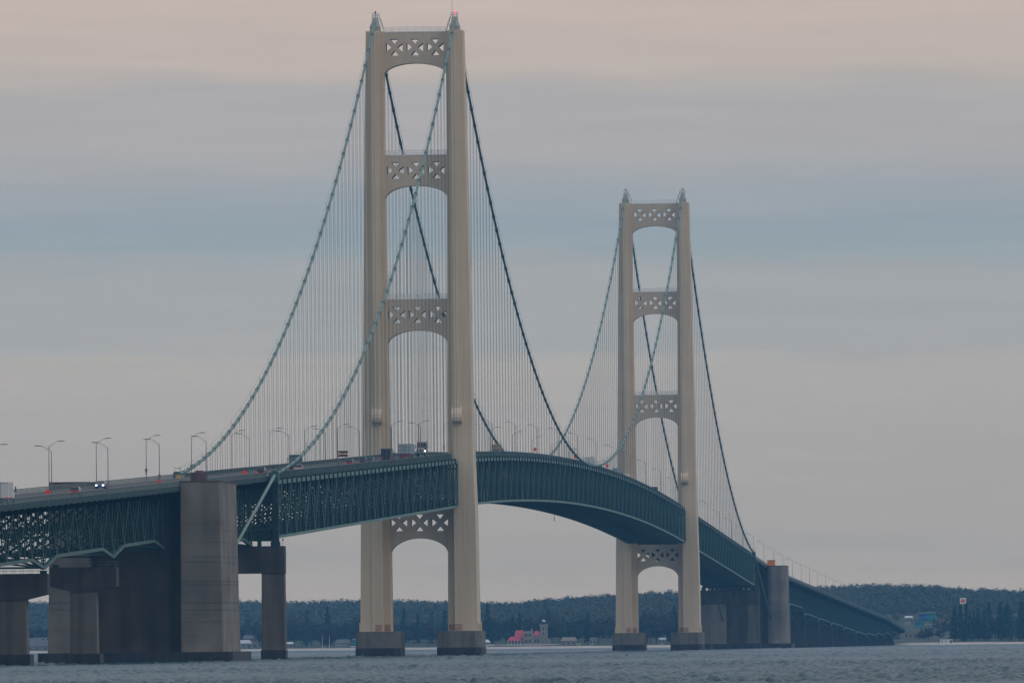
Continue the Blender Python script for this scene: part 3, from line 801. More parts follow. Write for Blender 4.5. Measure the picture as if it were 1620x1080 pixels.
# flatbed trailer with pale crates
t = empty('flatbed_trailer', (0,0,0), 'red flatbed trailer with a pale stacked load just left of the oncoming tractor', 'trailer')
t['_o'] = (0,0,0)
MB().box(-1.3, 1.3, -6, 6, .95, 1.3).build('bed', 'flatbed_red', t)
wheels(t, (-1.1, 1.1), (-4.8, -3.6, 3.4, 4.6), .5, .3)
MB().box(-1.25, 1.25, -6.05, -5.98, .55, .9).build('tail_panel', 'flatbed_red', t)
put(t, 1.2, -60, 1)
ld = MB()
z = road_z(-60)
for k in range(4): ld.box(-.5, 2.9, -65.5+k*2.8, -63+k*2.8, z+1.4, z+3.9)
o = ld.build('stacked_load', 'crate_pale', origin=(1.2, -60, z+1.4)); tag(o, 'pale blue grey wrapped blocks stacked on the red flatbed', 'load')
m = MB()
for k in range(4):
    for hz in (2.2, 3.0): m.box(-.53, 2.93, -65.53+k*2.8, -62.97+k*2.8, z+hz, z+hz+.06)
m.build('strap', 'lamp_steel', o)
# conventional tractor, oncoming
def semi(X, Y):
    t = empty('tractor_unit', (0,0,0), 'oncoming tractor unit with one bright headlight left of the nearer tower leg', 'truck', 'trucks on the bridge'); t['_o'] = (0,0,0)
    MB().box(-1.15, 1.15, -4, 3.6, .6, .95).build('chassis', 'tyre', t)
    prof = [(-2.2,.96),(-2.2,3.6),(-1.9,3.9),(-.2,3.7),(.4,2.5),(.45,.96)]
    m = MB(); n = 6; m.add([(-1.2,y,z) for y,z in prof]+[(1.2,y,z) for y,z in prof], [tuple(range(n)), tuple(range(n,2*n))[::-1]]+[(i,(i+1)%n,(i+1)%n+n,i+n) for i in range(n)])
    c = m.build('cab', 'truck_maroon', t); fixn(c)
    MB().add([(-1.05,-.1,3.52),(1.05,-.1,3.52),(1.05,.42,2.52),(-1.05,.42,2.52)], [(0,1,2,3)]).build('windscreen', 'glass_dark', c)
    m = MB(); m.loft([[(-.85,.46,1.0),(.85,.46,1.0),(.85,.46,2.35),(-.85,.46,2.35)], [(-.75,2.9,1.0),(.75,2.9,1.0),(.75,2.9,2.1),(-.75,2.9,2.1)]]); fixn(m.build('bonnet', 'silver_car', t))
    MB().box(-.5,.5,2.9,2.96,1.05,2.0).build('grille', 'lamp_steel', t)
    MB().box(-1.2,1.2,3.2,3.5,.6,1.0).build('bumper', 'silver_car', t)
    for s in (-1,1):
        m = MB(); m.tube([(s*1.15,2.85,1.45),(s*1.15,3.02,1.45)], .17, 12); m.build('headlight', 'headlight' if s < 0 else 'silver_car', t)
        m = MB(); m.tube([(s*1.3,-2.4,1.2),(s*1.3,-2.4,4.3)], .09, 8); m.build('exhaust_stack', 'silver_car', t)
        m = MB(); m.box(s*1.55-.12,s*1.55+.12,.2,.3,2.2,3.1); m.build('mirror', 'tyre', c)
        m = MB(); m.box(s*1.1-.2,s*1.1+.2,1.1,2.5,1.0,1.25); m.build('mudguard', 'truck_maroon', t)
    wheels(t, (-1.05,1.05), (-3.2,-1.9,1.8), .52, .3)
    put(t, X, Y, -1)
semi(-4.4, 68)
# towed trailer behind the tractor: second vehicle body
# arrow board on a shadow trailer
Y = -205; z = road_z(Y)
t = empty('arrow_board', (-3.2, Y, z), 'dark arrow board with a row of lit amber lamps above the maroon car', 'traffic sign')
m = MB(); m.box(-4.45, -1.95, Y-.1, Y+.1, z+1.9, z+3.3); bd = m.build('panel', 'board_dark', t)
for k in range(5):
    u = -3.75+k*.42; m = MB(); m.tube([(u, Y-.16, z+2.6), (u, Y-.1, z+2.6)], .09, 10); m.build('lamp', 'amber_led', bd)
for a, b in ((-4.3, 2.6), (-4.1, 2.85), (-4.1, 2.35)):
    m = MB(); m.tube([(a, Y-.16, z+b), (a, Y-.1, z+b)], .08, 10); m.build('lamp', 'amber_led', bd)
m = MB()
for u in (-4.0, -2.4): m.beam((u, Y, z+.4), (u, Y, z+1.9), .1, .1)
m.box(-4.2, -2.2, Y-1, Y+1, z+.4, z+.7); m.build('trailer_frame', 'lamp_steel', t)
t2_ = MB()
for x in (-4.25, -2.15): m = MB(); m.tube([(x-.1, Y, z+.33), (x+.1, Y, z+.33)], .33, 12); m.build('wheel', 'tyre', t)
# long brown barrier tarp and yellow box
MBY = -573; z = road_z(MBY)
m = MB(); m.box(-8.0, -7.2, MBY-.5, MBY+.5, z, z+1.0); o = m.build('utility_box', 'yellow_box', origin=(-7.6, MBY, z)); tag(o, 'small yellow box on the far kerb beside the green casing', 'box')
MB().box(-8.05, -7.15, MBY-.55, MBY+.55, z+1.0, z+1.07).build('lid', 'brown_drum', o, origin=(-7.6, MBY, z))
m = MB(); m.box(-8.1, -7.5, MBY-200, MBY-199, 0, 0)
# navigation lights under mid-span
for yy, w in ((135, 'leftmost of the three'), (258, 'middle one of the three'), (700, 'rightmost of the three')):
    zb = bot_z(yy)
    t = MB().tube([(-8.8, yy, zb-1.9), (-8.8, yy, zb+.2)], .08, 6).build('navigation_light', 'lamp_steel', origin=(-8.8, yy, zb)); tag(t, 'small rod lamp hanging under the arched span, %s' % w, 'navigation light', 'navigation lights under the span')
    MB().tube([(-8.8, yy, zb-2.35), (-8.8, yy, zb-1.9)], .17, 10).build('lantern', 'green_dark', t, origin=(-8.8, yy, zb))

# ------------------------------------------------------------------ water
def water_mat(nm='water', bs=.8, bd=.6, rg=.28):
    m = bpy.data.materials.new(nm); m.use_nodes = True; nt = m.node_tree; N = nt.nodes; L = nt.links; b = N['Principled BSDF']
    b.inputs['Base Color'].default_value = (.018, .05, .065, 1); b.inputs['Roughness'].default_value = rg; b.inputs['IOR'].default_value = 1.33
    tc = N.new('ShaderNodeTexCoord'); mp = N.new('ShaderNodeMapping'); mp.inputs['Rotation'].default_value = (0,0,R(25)); mp.inputs['Scale'].default_value = (1.4, .8, 1)
    L.new(tc.outputs['Object'], mp.inputs[0])
    n1 = N.new('ShaderNodeTexNoise'); n1.inputs['Scale'].default_value = .55; n1.inputs['Detail'].default_value = 6; n1.inputs['Roughness'].default_value = .6
    L.new(mp.outputs[0], n1.inputs['Vector'])
    bp = N.new('ShaderNodeBump'); bp.inputs['Strength'].default_value = bs; bp.inputs['Distance'].default_value = bd
    L.new(n1.outputs['Fac'], bp.inputs['Height']); L.new(bp.outputs[0], b.inputs['Normal'])
    n2 = N.new('ShaderNodeTexNoise'); n2.inputs['Scale'].default_value = .012; n2.inputs['Detail'].default_value = 3
    L.new(tc.outputs['Object'], n2.inputs['Vector'])
    r = N.new('ShaderNodeValToRGB'); r.color_ramp.elements[0].color = (.007,.048,.072,1); r.color_ramp.elements[1].color = (.013,.064,.088,1)
    L.new(n2.outputs['Fac'], r.inputs[0]); L.new(r.outputs[0], b.inputs['Base Color'])
    return m
WM = water_mat(); MATS['water'] = WM
fh = Vector((math.sin(yaw), math.cos(yaw))); rh = Vector((math.cos(yaw), -math.sin(yaw)))
ds = []; d = 620.0
d = 800.0
while d < 4700: ds.append(d); d += .42+.0011*(d-800)
ds = np.array(ds); nc = 760; us = np.linspace(-1, 1, nc)
W = .11*ds+22
D, Ug = np.meshgrid(ds, us, indexing='ij'); lat = Ug*W[:, None]
X = CX+fh.x*D+rh.x*lat; Yy = CY+fh.y*D+rh.y*lat
Z = np.zeros_like(X)
wd = R(200)
for i in range(72):
    lam = .8*(7/.8)**rng.random(); k = 2*math.pi/lam; th = wd+rng.normal(0, .6); ph = rng.random()*2*math.pi
    amp = .0165*lam**.75*(1 if lam < 3.5 else .7)
    arg = k*(math.cos(th)*X+math.sin(th)*Yy)+ph
    Z += amp*(np.sin(arg)+.22*np.sin(2*arg+.6))
gust = .72+.45*np.sin(X*.011+1.3*np.sin(Yy*.006))*np.sin(Yy*.0083+.7)
Z *= gust
fade = np.clip((1-np.abs(Ug))*40, 0, 1)*np.clip((D-800)/30, 0, 1)*np.clip((ds[-1]-D)/200, 0, 1)
Z *= fade
nr = len(ds); co_ = np.stack([X, Yy, Z], -1).reshape(-1, 3).astype(np.float32)
idx = np.arange(nr*nc).reshape(nr, nc)
q = np.stack([idx[:-1, :-1], idx[:-1, 1:], idx[1:, 1:], idx[1:, :-1]], -1).reshape(-1, 4)
me = bpy.data.meshes.new('water'); me.vertices.add(len(co_)); me.vertices.foreach_set('co', co_.ravel())
me.loops.add(q.size); me.loops.foreach_set('vertex_index', q.ravel().astype(np.int32)); me.polygons.add(len(q))
me.polygons.foreach_set('loop_start', np.arange(0, q.size, 4, dtype=np.int32)); me.polygons.foreach_set('loop_total', np.full(len(q), 4, dtype=np.int32))
me.polygons.foreach_set('use_smooth', np.ones(len(q), dtype=bool))
me.update(); me.validate(); me.materials.append(WM)
wo = bpy.data.objects.new('water', me); COL.objects.link(wo); tag(wo, kind='structure')
cs = [(X[0,0],Yy[0,0]), (X[0,-1],Yy[0,-1]), (X[-1,-1],Yy[-1,-1]), (X[-1,0],Yy[-1,0])]
far = [(-5200,-3600),(5200,-3600),(5200,5200),(-5200,5200)]
vs = [(x,y,0) for x,y in cs]+[(x,y,0) for x,y in far]
m = MB().add(vs, [(0,4,5,1),(1,5,6,2),(2,6,7,3),(3,7,4,0)])
tag(m.build('lake_surface', water_mat('open_water', .85, 1.2, .34)), kind='structure')
MB().add([(-9000,-4000,-6),(9000,-4000,-6),(9000,12500,-6),(-9000,12500,-6)], [(0,1,2,3)])

# ------------------------------------------------------------------ shore terrain
SH = [(-5200,5000),(-2500,4700),(-650,4250),(-450,4120),(-330,3900),(-225,3760),(-100,3740),(30,3700),(120,3650),(600,3500),(2000,3300),(5200,2900)]
def shore(x):
    for (a,ya),(b,yb) in zip(SH, SH[1:]):
        if x <= b: return ya+(yb-ya)*(x-a)/(b-a)+5*math.sin(x*.05)+3*math.sin(x*.13)
    return 2900
def gz(x, d):
    y = shore(x)+d
    if d < 0: return -.4+.02*d
    if d < 18: return -.4+1.7*d/18
    z = 1.3+1.2*min(1, (d-18)/60)
    r = max(0, min(1, (d-350)/1500)); r = r*r*(3-2*r)
    right_ = 1/(1+math.exp(-(x+230)/90))
    h = 26.5+3.2*math.sin(x*.0105+2.6)+1.6*math.sin(x*.031+d*.002)+right_*1.5
    mid = 7*right_*max(0, min(1, (d-250)/400))
    z += r*h+mid*(1-r)+.5*math.sin(x*.05)*math.sin(d*.04)*min(1, d/100)
    return z
dd = [-60,-20,0,4,9,14,18,26,45,80,140,220,300,380,460,560,680,820,980,1150,1350,1550,1750,1950,2200,2600,3400,4500]
xs = [-5200,-4000,-3000,-2200,-1700]+list(range(-1400, 901, 20))+[1200,1700,2500,3500,5200]
def tgrid(d0, name, material):
    vs = [(x, shore(x)+d, gz(x, d)+(0 if name != 'beach' else .02)) for d in d0 for x in xs]; n = len(xs)
    fs = [(i*n+j, i*n+j+1, (i+1)*n+j+1, (i+1)*n+j) for i in range(len(d0)-1) for j in range(n-1)]
    tag(MB().add(vs, fs).build(name, material, smooth=True), kind='structure')
tgrid(dd[4+2:], 'ground', 'grass_ground'); tgrid(dd[:7], 'beach', 'sand')

# ------------------------------------------------------------------ trees
def crown_faces(kind, H, rs, n, fs_, wide=.33):
    V = []; F = []
    for i in range(n):
        if kind == 'con':
            u = rs.random()**.8; z = H*(.10+.9*(1-u)) if False else H*(.1+.9*u); rad = (1-u)**.85*H*.2+.15
            a = rs.uniform(0, 2*math.pi); lay = .72+.28*math.sin(z*3.1); rr = rad*lay*rs.uniform(.55, 1.08)
            c = Vector((rr*math.cos(a), rr*math.sin(a), z-rr*.25)); s = fs_*rs.uniform(.5, 1.1)
        else:
            while True:
                p = Vector((rs.uniform(-1,1), rs.uniform(-1,1), rs.uniform(-1,1)))
                if p.length < 1 and (p.length > .35 or rs.random() < .25): break
            lob = 1+.22*math.sin(3*math.atan2(p.y, p.x)+H)+.15*math.sin(5*p.z+H*2)
            c = Vector((p.x*H*wide*lob, p.y*H*wide*lob, H*(.6+.36*p.z*min(1.05, lob)))); s = fs_*rs.uniform(.4, 1.1)
        ctr = Vector((0, 0, c.z-.3)) if kind == 'con' else Vector((0, 0, H*.6))
        nv = ((c-ctr).normalized()+Vector((rs.gauss(0,.2), rs.gauss(0,.2), rs.gauss(0,.2)+.15))).normalized()
        d1 = nv.cross(Vector((rs.gauss(0,1), rs.gauss(0,1), rs.gauss(0,1)))).normalized(); d2 = nv.cross(d1)
        o = len(V); V += [c-d1*s-d2*s*.4, c+d1*s*.2-d2*s*.7, c+d1*s, c+d2*s*.8]; F.append((o, o+1, o+2, o+3))
    return V, F
def tree_proto(kind, H, seed, m1, n=520, fs_=.75):
    rs = random.Random(seed)
    t = empty('pine_tree' if kind == 'con' else 'bare_tree', (0,0,0), 'x', 'tree'); t['_o'] = (0,0,0)
    m = MB(); hh = H*.95 if kind == 'con' else H*.7
    m.tube([(0,0,-.5), (.1,0,hh*.4), (0,.1,hh)], [.028*H*.6, .018*H*.6, .03], 7)
    if kind != 'con':
        for k in range(9):
            a = rs.uniform(0, 6.28); z0 = H*rs.uniform(.25, .5); l = H*rs.uniform(.22, .36)
            m.tube([(0,0,z0), (math.cos(a)*l*.5, math.sin(a)*l*.5, z0+l*.6), (math.cos(a)*l*.85, math.sin(a)*l*.85, z0+l*1.2)], [.12,.08,.03], 5)
    m.build('trunk', 'bark', t)
    V, F = crown_faces(kind, H, rs, n, fs_); MB().add(V, F).build('crown', m1, t)
    return t
P = {'dark conifer': [tree_proto('con', 20, 1, 'conifer_dark'), tree_proto('con', 17, 2, 'conifer_dark')],
     'green conifer': [tree_proto('con', 17, 3, 'conifer_green')],
     'brown leafless tree': [tree_proto('dec', 14, 4, 'twigs_brown', 600, .55), tree_proto('dec', 17, 5, 'twigs_brown', 900, .6)],
     'olive budding tree': [tree_proto('dec', 15, 6, 'bud_olive', 800, .6)]}
index_kids(); used = set()
def imgx(x, y):
    dx, dy = x-CX, y-CY; dep = dx*math.sin(yaw)+dy*math.cos(yaw); return 810+CAM['f']*(dx*math.cos(yaw)-dy*math.sin(yaw))/dep
def zone(x, y):
    p = imgx(x, y)
    for lim, w in ((76,'at the left edge behind the first pier'),(285,'hidden behind the near anchorage'),(368,'behind the anchorage pylon'),(450,'under the portal pier left of the nearer tower'),(510,'right of the portal pier'),(570,'just left of the nearer tower'),
                   (635,'behind the left leg of the nearer tower'),(700,'between the legs of the nearer tower'),(765,'behind the right leg of the nearer tower'),(805,'left of the red roofed lighthouse'),(870,'behind the red roofed lighthouse'),(925,'right of the red roofed lighthouse'),(975,'just left of the farther tower'),
                   (1110,'around the farther tower'),(1430,'behind the far approach'),(1480,'where the bridge reaches land'),(1525,'below the orange and white sign'),(1575,'right of the orange and white sign'),(1640,'at the right edge of the picture')):
        if p < lim: return w
    return 'beyond the right edge of the picture'
def place_tree(kind, x, y, s, lab=None, sx=1.):
    pr = random.choice(P[kind]); o = pr if pr.name not in used else copy_tree(pr); used.add(pr.name)
    o.location = (x, y, gz(x, y-shore(x))-.2); o.rotation_euler = (0, 0, random.uniform(0, 6.28)); o.scale = (s*sx, s*sx, s)
    o['label'] = lab or '%s on the shore %s' % (kind, zone(x, y)); o['group'] = '%ss %s' % (kind, zone(x, y))
BLD = []   # cleared circles (x, y, r)
def px_at(px, Y, y=None, Zw=None):
    # world point on plane Y for a picture column (and row)
    a = px-810; b = 540-(y if y is not None else 1018)
    c, s = math.cos(rol), math.sin(rol); xx = a*c+b*s; yy = b*c-a*s
    dr_ = Fv+Rv*(xx/CAM['f'])+Uv*(yy/CAM['f']); t = (Y-CY)/dr_.y
    return CX+dr_.x*t, CAM['c'][2]+dr_.z*t

# ------------------------------------------------------------------ buildings on the far shore
def house(px, d, w, dep, h, wallm, roofm, lab, name='house', flat=False, stories=1, roofh=None, zoff=0, nwin=3, group='houses on the far shore'):
    Y = 3800
    for _ in range(4): x, _z = px_at(px, Y); Y = shore(x)+d
    z = gz(x, d)-.2+zoff
    if px not in (1511, 1531): BLD.append((x, Y, max(w, dep)*.6))
    t = empty(name, (x, Y, z), lab, 'building' if name != 'house' else 'house', group)
    wl = MB().box(x-w/2, x+w/2, Y-dep/2, Y+dep/2, z-2, z+h).build('wall', wallm, t)
    rh_ = roofh or w*.25
    if flat: MB().box(x-w/2-.3, x+w/2+.3, Y-dep/2-.3, Y+dep/2+.3, z+h, z+h+.5).build('roof', roofm, t)
    else:
        m = MB(); a = w/2+.5; b = dep/2+.5
        m.add([(x-a,Y-b,z+h),(x+a,Y-b,z+h),(x+a,Y+b,z+h),(x-a,Y+b,z+h),(x-a*.75,Y,z+h+rh_),(x+a*.75,Y,z+h+rh_)], [(0,3,2,1),(0,1,5,4),(1,2,5),(2,3,4,5),(3,0,4)])
        m.build('roof', roofm, t)
    for st in range(stories):
        hs = h/stories
        for k in range(nwin):
            xx = x-w/2+w*(k+.5)/nwin; zz = z+st*hs+hs*.35
            f = MB().box(xx-.5, xx+.5, Y-dep/2-.08, Y-dep/2+.02, zz, zz+hs*.45).build('window', wallm, t)
            MB().box(xx-.4, xx+.4, Y-dep/2-.11, Y-dep/2-.07, zz+.12, zz+hs*.45-.12).build('pane', 'glass_dark', f)
    m = MB().box(x+w*.36, x+w*.36+.9, Y-dep/2-.1, Y-dep/2+.01, z, z+2.1); m.build('door', 'roof_grey', t)
    return t
house(52, 40, 12, 9, 5, 'wall_white', 'roof_grey', 'white house leftmost on the far shore, between the first two piers', stories=2)
house(70, 55, 12, 10, 8, 'wall_white', 'roof_grey', 'three storey pale hotel block between the first two piers', 'hotel', True, 3, nwin=5)
house(60, 28, 14, 7, 3.0, 'wall_beige', 'roof_grey', 'low beige shoreline house in front of the pale hotel', stories=1)
house(386, 30, 8.5, 7, 3.6, 'wall_white', 'box_white', 'white cottage with pale hipped roof seen through the portal pier', nwin=3)
house(396, 60, 9, 7, 6, 'wall_beige', 'roof_grey', 'taller beige house behind the white cottage', stories=2)
house(457, 35, 5, 5, 2.8, 'wall_beige', 'box_white', 'tiny pale roofed cabin just right of the portal pier column', nwin=2)
house(543, 30, 9, 7, 3.0, 'wall_white', 'roof_grey', 'white house with dark windows left of the nearer tower', stories=2, nwin=5)
house(563, 40, 4, 5, 4.5, 'wall_teal', 'roof_grey', 'narrow grey green house touching the left pedestal of the nearer tower', stories=2, nwin=2)
house(765, 28, 7, 6, 2.6, 'wall_white', 'box_white', 'small white shed beside the right pedestal of the nearer tower', nwin=2)
house(900, 22, 9, 7, 3.2, 'wall_beige', 'wall_beige', 'low tan building on the beach right of the lighthouse', nwin=3)
house(938, 35, 3.5, 4, 4.0, 'wall_white', 'roof_grey', 'white house just left of the farther tower', stories=1, nwin=2)
house(1048, 30, 3.5, 4, 3.5, 'wall_white', 'box_white', 'white house between the legs of the farther tower', nwin=2)
house(1497, 14, 7, 4, 2.0, 'white_paint', 'box_white', 'small white beach hut at the right, below the dark conifers', 'beach_hut', True, nwin=3)
house(1441, 300, 8, 8, 4.0, 'wall_beige', 'wall_beige', 'beige building beside the end of the bridge', 'warehouse', True, nwin=3, zoff=0)
house(1460, 820, 5, 8, 6, 'wall_blue', 'wall_white', 'bright blue building on the slope right of the bridge end', 'shop', True, 2, nwin=3)
house(1473, 835, 6, 8, 6, 'wall_teal', 'wall_white', 'teal green building right of the bright blue building', 'shop', True, 2, nwin=3)
house(1455, 640, 6, 8, 4, 'wall_teal', 'roof_grey', 'low teal shed below the bright blue building', 'shop', True, 1, nwin=3)
house(1438, 760, 5, 6, 4, 'wall_white', 'box_white', 'small white house left of the bright blue building', stories=1)
house(1471, 620, 6, 6, 2, 'wall_white', 'wall_white', 'low white flat roofed building under the teal building', 'shop', True, 1, nwin=4)
house(1511, 330, 3.5, 4, 12.5, 'wall_white', 'roof_grey', 'white house peeking over conifers left of the orange and white sign', stories=2, nwin=1)
house(1531, 340, 5, 4, 13.5, 'wall_beige', 'roof_grey', 'beige gabled house right of the orange and white sign pole', stories=2, nwin=2)
# pylon sign
x, zt = px_at(1523.5, 4250, 950); z0 = gz(x, 4250-shore(x))
t = empty('pole_sign', (x, 4250, z0), 'tall pole sign with an orange round emblem on a white square', 'sign')
m = MB(); m.tube([(x, 4250, z0-1), (x, 4250, zt-1.8)], .22, 8); m.build('pole', 'lamp_steel', t)
pn = MB().box(x-1.95, x+1.95, 4249.8, 4250.2, zt-1.95, zt+1.95).build('panel', 'sign_white', t)
m = MB(); m.tube([(x, 4249.72, zt), (x, 4249.82, zt)], 1.35, 20); m.build('emblem', 'sign_orange', pn)
BLD.append((x, 4240, 3))

# lighthouse with keeper's house
YL = 3792; ex = -209
for _ in range(3): ex, _z = px_at(860.5, YL); YL = shore(ex)+38
g0 = gz(ex, 38)-.2; BLD.append((ex-8, YL, 17))
t = empty('lighthouse', (ex, YL, g0), 'castle like cream brick lighthouse with red roofs and a square tower on the shore', 'lighthouse')
x = ex
tw = MB().loft([[(x-2.05-e, YL-2.05-e, z), (x+2.05+e, YL-2.05-e, z), (x+2.05+e, YL+2.05+e, z), (x-2.05-e, YL+2.05+e, z)] for z, e in ((g0,.25), (g0+11,0), (g0+11.5,.3), (g0+12.6,.3))]).build('tower', 'brick_cream', t)
m = MB()
for k in range(4):
    for yy in (-2.3, 2.1): m.box(x-2.35+k*1.4, x-1.85+k*1.4, YL+yy, YL+yy+.25, g0+12.6, g0+13.1)
m.build('battlement', 'brick_cream', tw)
MB().tube([(x, YL, g0+12.6), (x, YL, g0+14.4)], .95, 10).build('lantern', 'glass_dark', tw)
MB().tube([(x, YL, g0+14.4), (x, YL, g0+14.7), (x, YL, g0+15.4), (x, YL, g0+15.9)], [1.25, 1.1, .4, .1], 12).build('dome', 'box_white', tw)
for zz in (3, 6.5, 9.5): MB().box(x-.4, x+.4, YL-2.2, YL-2.05, g0+zz, g0+zz+1.2).build('tower_window', 'glass_dark', tw)
MB().box(x-12, x-2.1, YL-4, YL+5, g0, g0+6.2).build('wall', 'brick_cream', t)
MB().box(x-11.8, x-6.0, YL-5.2, YL-4, g0, g0+8.8).build('gable_bay', 'brick_cream', t)
MB().box(x-7.4, x-6.2, YL-5.3, YL-4.1, g0+8.8, g0+10.4).build('chimney', 'brick_cream', t)
MB().box(x+2.1, x+4.0, YL-3.2, YL+2, g0, g0+4.2).build('porch', 'brick_cream', t)
def hip(x0, x1, y0, y1, z0, z1, nm='roof', tx=.3):
    xm0, xm1 = x0+(x1-x0)*tx, x1-(x1-x0)*tx; ym = (y0+y1)/2
    return MB().add([(x0,y0,z0),(x1,y0,z0),(x1,y1,z0),(x0,y1,z0),(xm0,ym,z1),(xm1,ym,z1)], [(0,3,2,1),(0,1,5,4),(1,2,5),(2,3,4,5),(3,0,4)]).build(nm, 'red_roof', t)
hip(x-6.4, x-1.9, YL-4.4, YL+5.4, g0+6.2, g0+9.0)
hip(x-17.6, x-11.6, YL-4.8, YL+5.4, g0+4.6, g0+9.4, tx=.12)
MB().box(x-17.0, x-11.9, YL-4, YL+5, g0, g0+4.6).build('wall', 'brick_cream', t)
hip(x-21.6, x-13, YL-7, YL+2, g0+3.1, g0+5.6, tx=.2)
m = MB()
for k in range(5): m.box(x-21.2+k*1.9, x-20.9+k*1.9, YL-6.6, YL-6.3, g0, g0+3.1)
m.build('veranda_posts', 'white_paint', t)
MB().box(x-20.8, x-17.1, YL-3.5, YL+1.5, g0, g0+3.1).build('wall', 'brick_cream', t)
for xx, zz in ((-10.8,2),(-8.6,2),(-10.8,5.6),(-8.6,5.6)): MB().box(x+xx, x+xx+1.0, YL-5.3, YL-5.15, g0+zz, g0+zz+1.6).build('window', 'glass_dark', t)
for xx in (-5, -3.6): MB().box(x+xx, x+xx+.8, YL-4.1, YL-3.95, g0+2, g0+3.8).build('window', 'glass_dark', t)
# white fence along the lawn
m = MB()
for k in range(48): m.beam((x-38+k*1.3, YL-22+.02*k, g0), (x-38+k*1.3, YL-22+.02*k, g0+1.0), .12, .12, False)
for hz in (.5, .95): m.beam((x-38, YL-22, g0+hz), (x+23.5, YL-21, g0+hz), .08, .18)
tag(m.build('fence', 'white_paint', origin=(x-38, YL-22, g0)), 'low white fence in front of the lighthouse lawn', 'fence')
# small cars on the shore road
for i, (px, pm, lab) in enumerate(((771, 'white_paint', 'white car left of the lighthouse beside the nearer tower'), (783, 'white_paint', 'white van left of the lighthouse'), (788, 'red_car', 'small red car left of the lighthouse'), (559, 'white_paint', 'white car on the shore left of the nearer tower'), (1013, 'silver_car', 'pale car on the shore between the farther tower legs'))):
    Y = 3800
    for _ in range(4): xx, _z = px_at(px, Y); Y = shore(xx)+24
    zz = gz(xx, 24); t = empty('parked_car', (xx, Y, zz), lab, 'car', 'cars parked on the far shore')
    MB().box(xx-2.2, xx+2.2, Y-.9, Y+.9, zz+.3, zz+1.0).build('body', pm, t)
    m = MB(); m.loft([[(xx-1.5,Y-.8,zz+1.0),(xx+1.2,Y-.8,zz+1.0),(xx+1.2,Y+.8,zz+1.0),(xx-1.5,Y+.8,zz+1.0)],[(xx-1.1,Y-.65,zz+1.55),(xx+.7,Y-.65,zz+1.55),(xx+.7,Y+.65,zz+1.55),(xx-1.1,Y+.65,zz+1.55)]]); m.build('cabin', 'glass_dark', t)
    for a in (-1.4, 1.4):
        for b in (-.85, .85): MB().tube([(xx+a, Y+b-.1, zz+.33), (xx+a, Y+b+.1, zz+.33)], .33, 10).build('wheel', 'tyre', t)
# white boats / marker poles by the approach
for px, hgt in ((510, 7), (521, 7.5), (1379, 6), (1399, 8)):
    Y = 3800
    for _ in range(4): xx, _z = px_at(px, Y); Y = shore(xx)+20
    z = gz(xx, 20); o = MB().tube([(xx, Y, z-.3), (xx, Y, z+hgt)], [.14, .07], 8).build('flagpole', 'white_paint', origin=(xx, Y, z)); tag(o, 'thin white pole on the shore ' + zone(xx, Y), 'pole', 'thin poles on the shore ' + zone(xx, Y))
    MB().tube([(xx, Y, z+hgt), (xx, Y, z+hgt+.2)], .12, 8).build('finial', 'white_paint', o, origin=(xx, Y, z))

def clear(x, y, m=4):
    return all((x-a)**2+(y-b)**2 > (r+m)**2 and not (abs(x-a) < r+m*.6 and y < b) for a, b, r in BLD)
n_t = 0
def scatter(x0, x1, dlo, dhi, n, kinds, smin, smax):
    global n_t
    for _ in range(n):
        for _try in range(12):
            x = random.uniform(x0, x1); d_ = random.uniform(dlo, dhi); y = shore(x)+d_
            if clear(x, y) and not (abs(x) < 12 and y < 3900): break
        else: continue
        k = random.choices(list(kinds), list(kinds.values()))[0]
        place_tree(k, x, y, random.uniform(smin, smax)); n_t += 1
MIX = {'dark conifer': .22, 'green conifer': .14, 'brown leafless tree': .34, 'olive budding tree': .3}
scatter(-560, -60, 35, 120, 95, MIX, .55, 1.25)
scatter(-560, -100, 110, 240, 55, MIX, .95, 1.4)
scatter(24, 125, 40, 130, 62, {'dark conifer': .75, 'green conifer': .2, 'olive budding tree': .05}, .85, 1.18)
scatter(30, 125, 22, 45, 10, {'dark conifer': .5, 'green conifer': .5}, .5, .8)
scatter(-55, 24, 30, 140, 26, {'brown leafless tree': .6, 'olive budding tree': .4}, .35, .62)
scatter(-150, 20, 60, 220, 20, MIX, .5, .85)
# far-off wood: one mass
V = []; F = []
rs = random.Random(5)
protos = [crown_faces('dec', 10.5, random.Random(30+i), 105, .85, .46) for i in range(6)]
pa = [(np.array([tuple(v) for v in p[0]]), np.array(p[1])) for p in protos]
WOODS = {}; WOODS_OFF = {}
def add_far(x, d_, s, lo=0):
    VV, FF = WOODS.setdefault('near_forest' if d_ < 620 else 'forest', ([], [])); off = sum(len(a) for a in VV[-1:]) + (WOODS_OFF.get(id(VV), 0))
    y = shore(x)+d_
    v, f = pa[rs.randrange(len(pa))]; a = rs.uniform(0, 6.28); c, sn = math.cos(a)*s, math.sin(a)*s
    w = np.empty_like(v); w[:,0] = v[:,0]*c-v[:,1]*sn+x; w[:,1] = v[:,0]*sn+v[:,1]*c+y; w[:,2] = v[:,2]*s*1.05+gz(x, d_)-.5
    VV.append(w); FF.append(f+off); WOODS_OFF[id(VV)] = off
for d_ in list(range(230, 1000, 34))+list(range(1000, 2100, 42)):
    x = -1250+rs.uniform(0, 8)
    while x < 520:
        dj = d_+rs.uniform(-16, 16); y = shore(x)+dj
        thin = .55 if (x > -130 and dj < 900) else 1
        if clear(x, y, 3) and rs.random() < thin*.95: add_far(x, dj, rs.uniform(.8, 1.2)*(.7 if thin < 1 else 1)*(1.25 if d_ < 500 and thin == 1 else 1))
        x += rs.uniform(4.5, 9.5)*(1.4 if d_ > 1700 else 1)
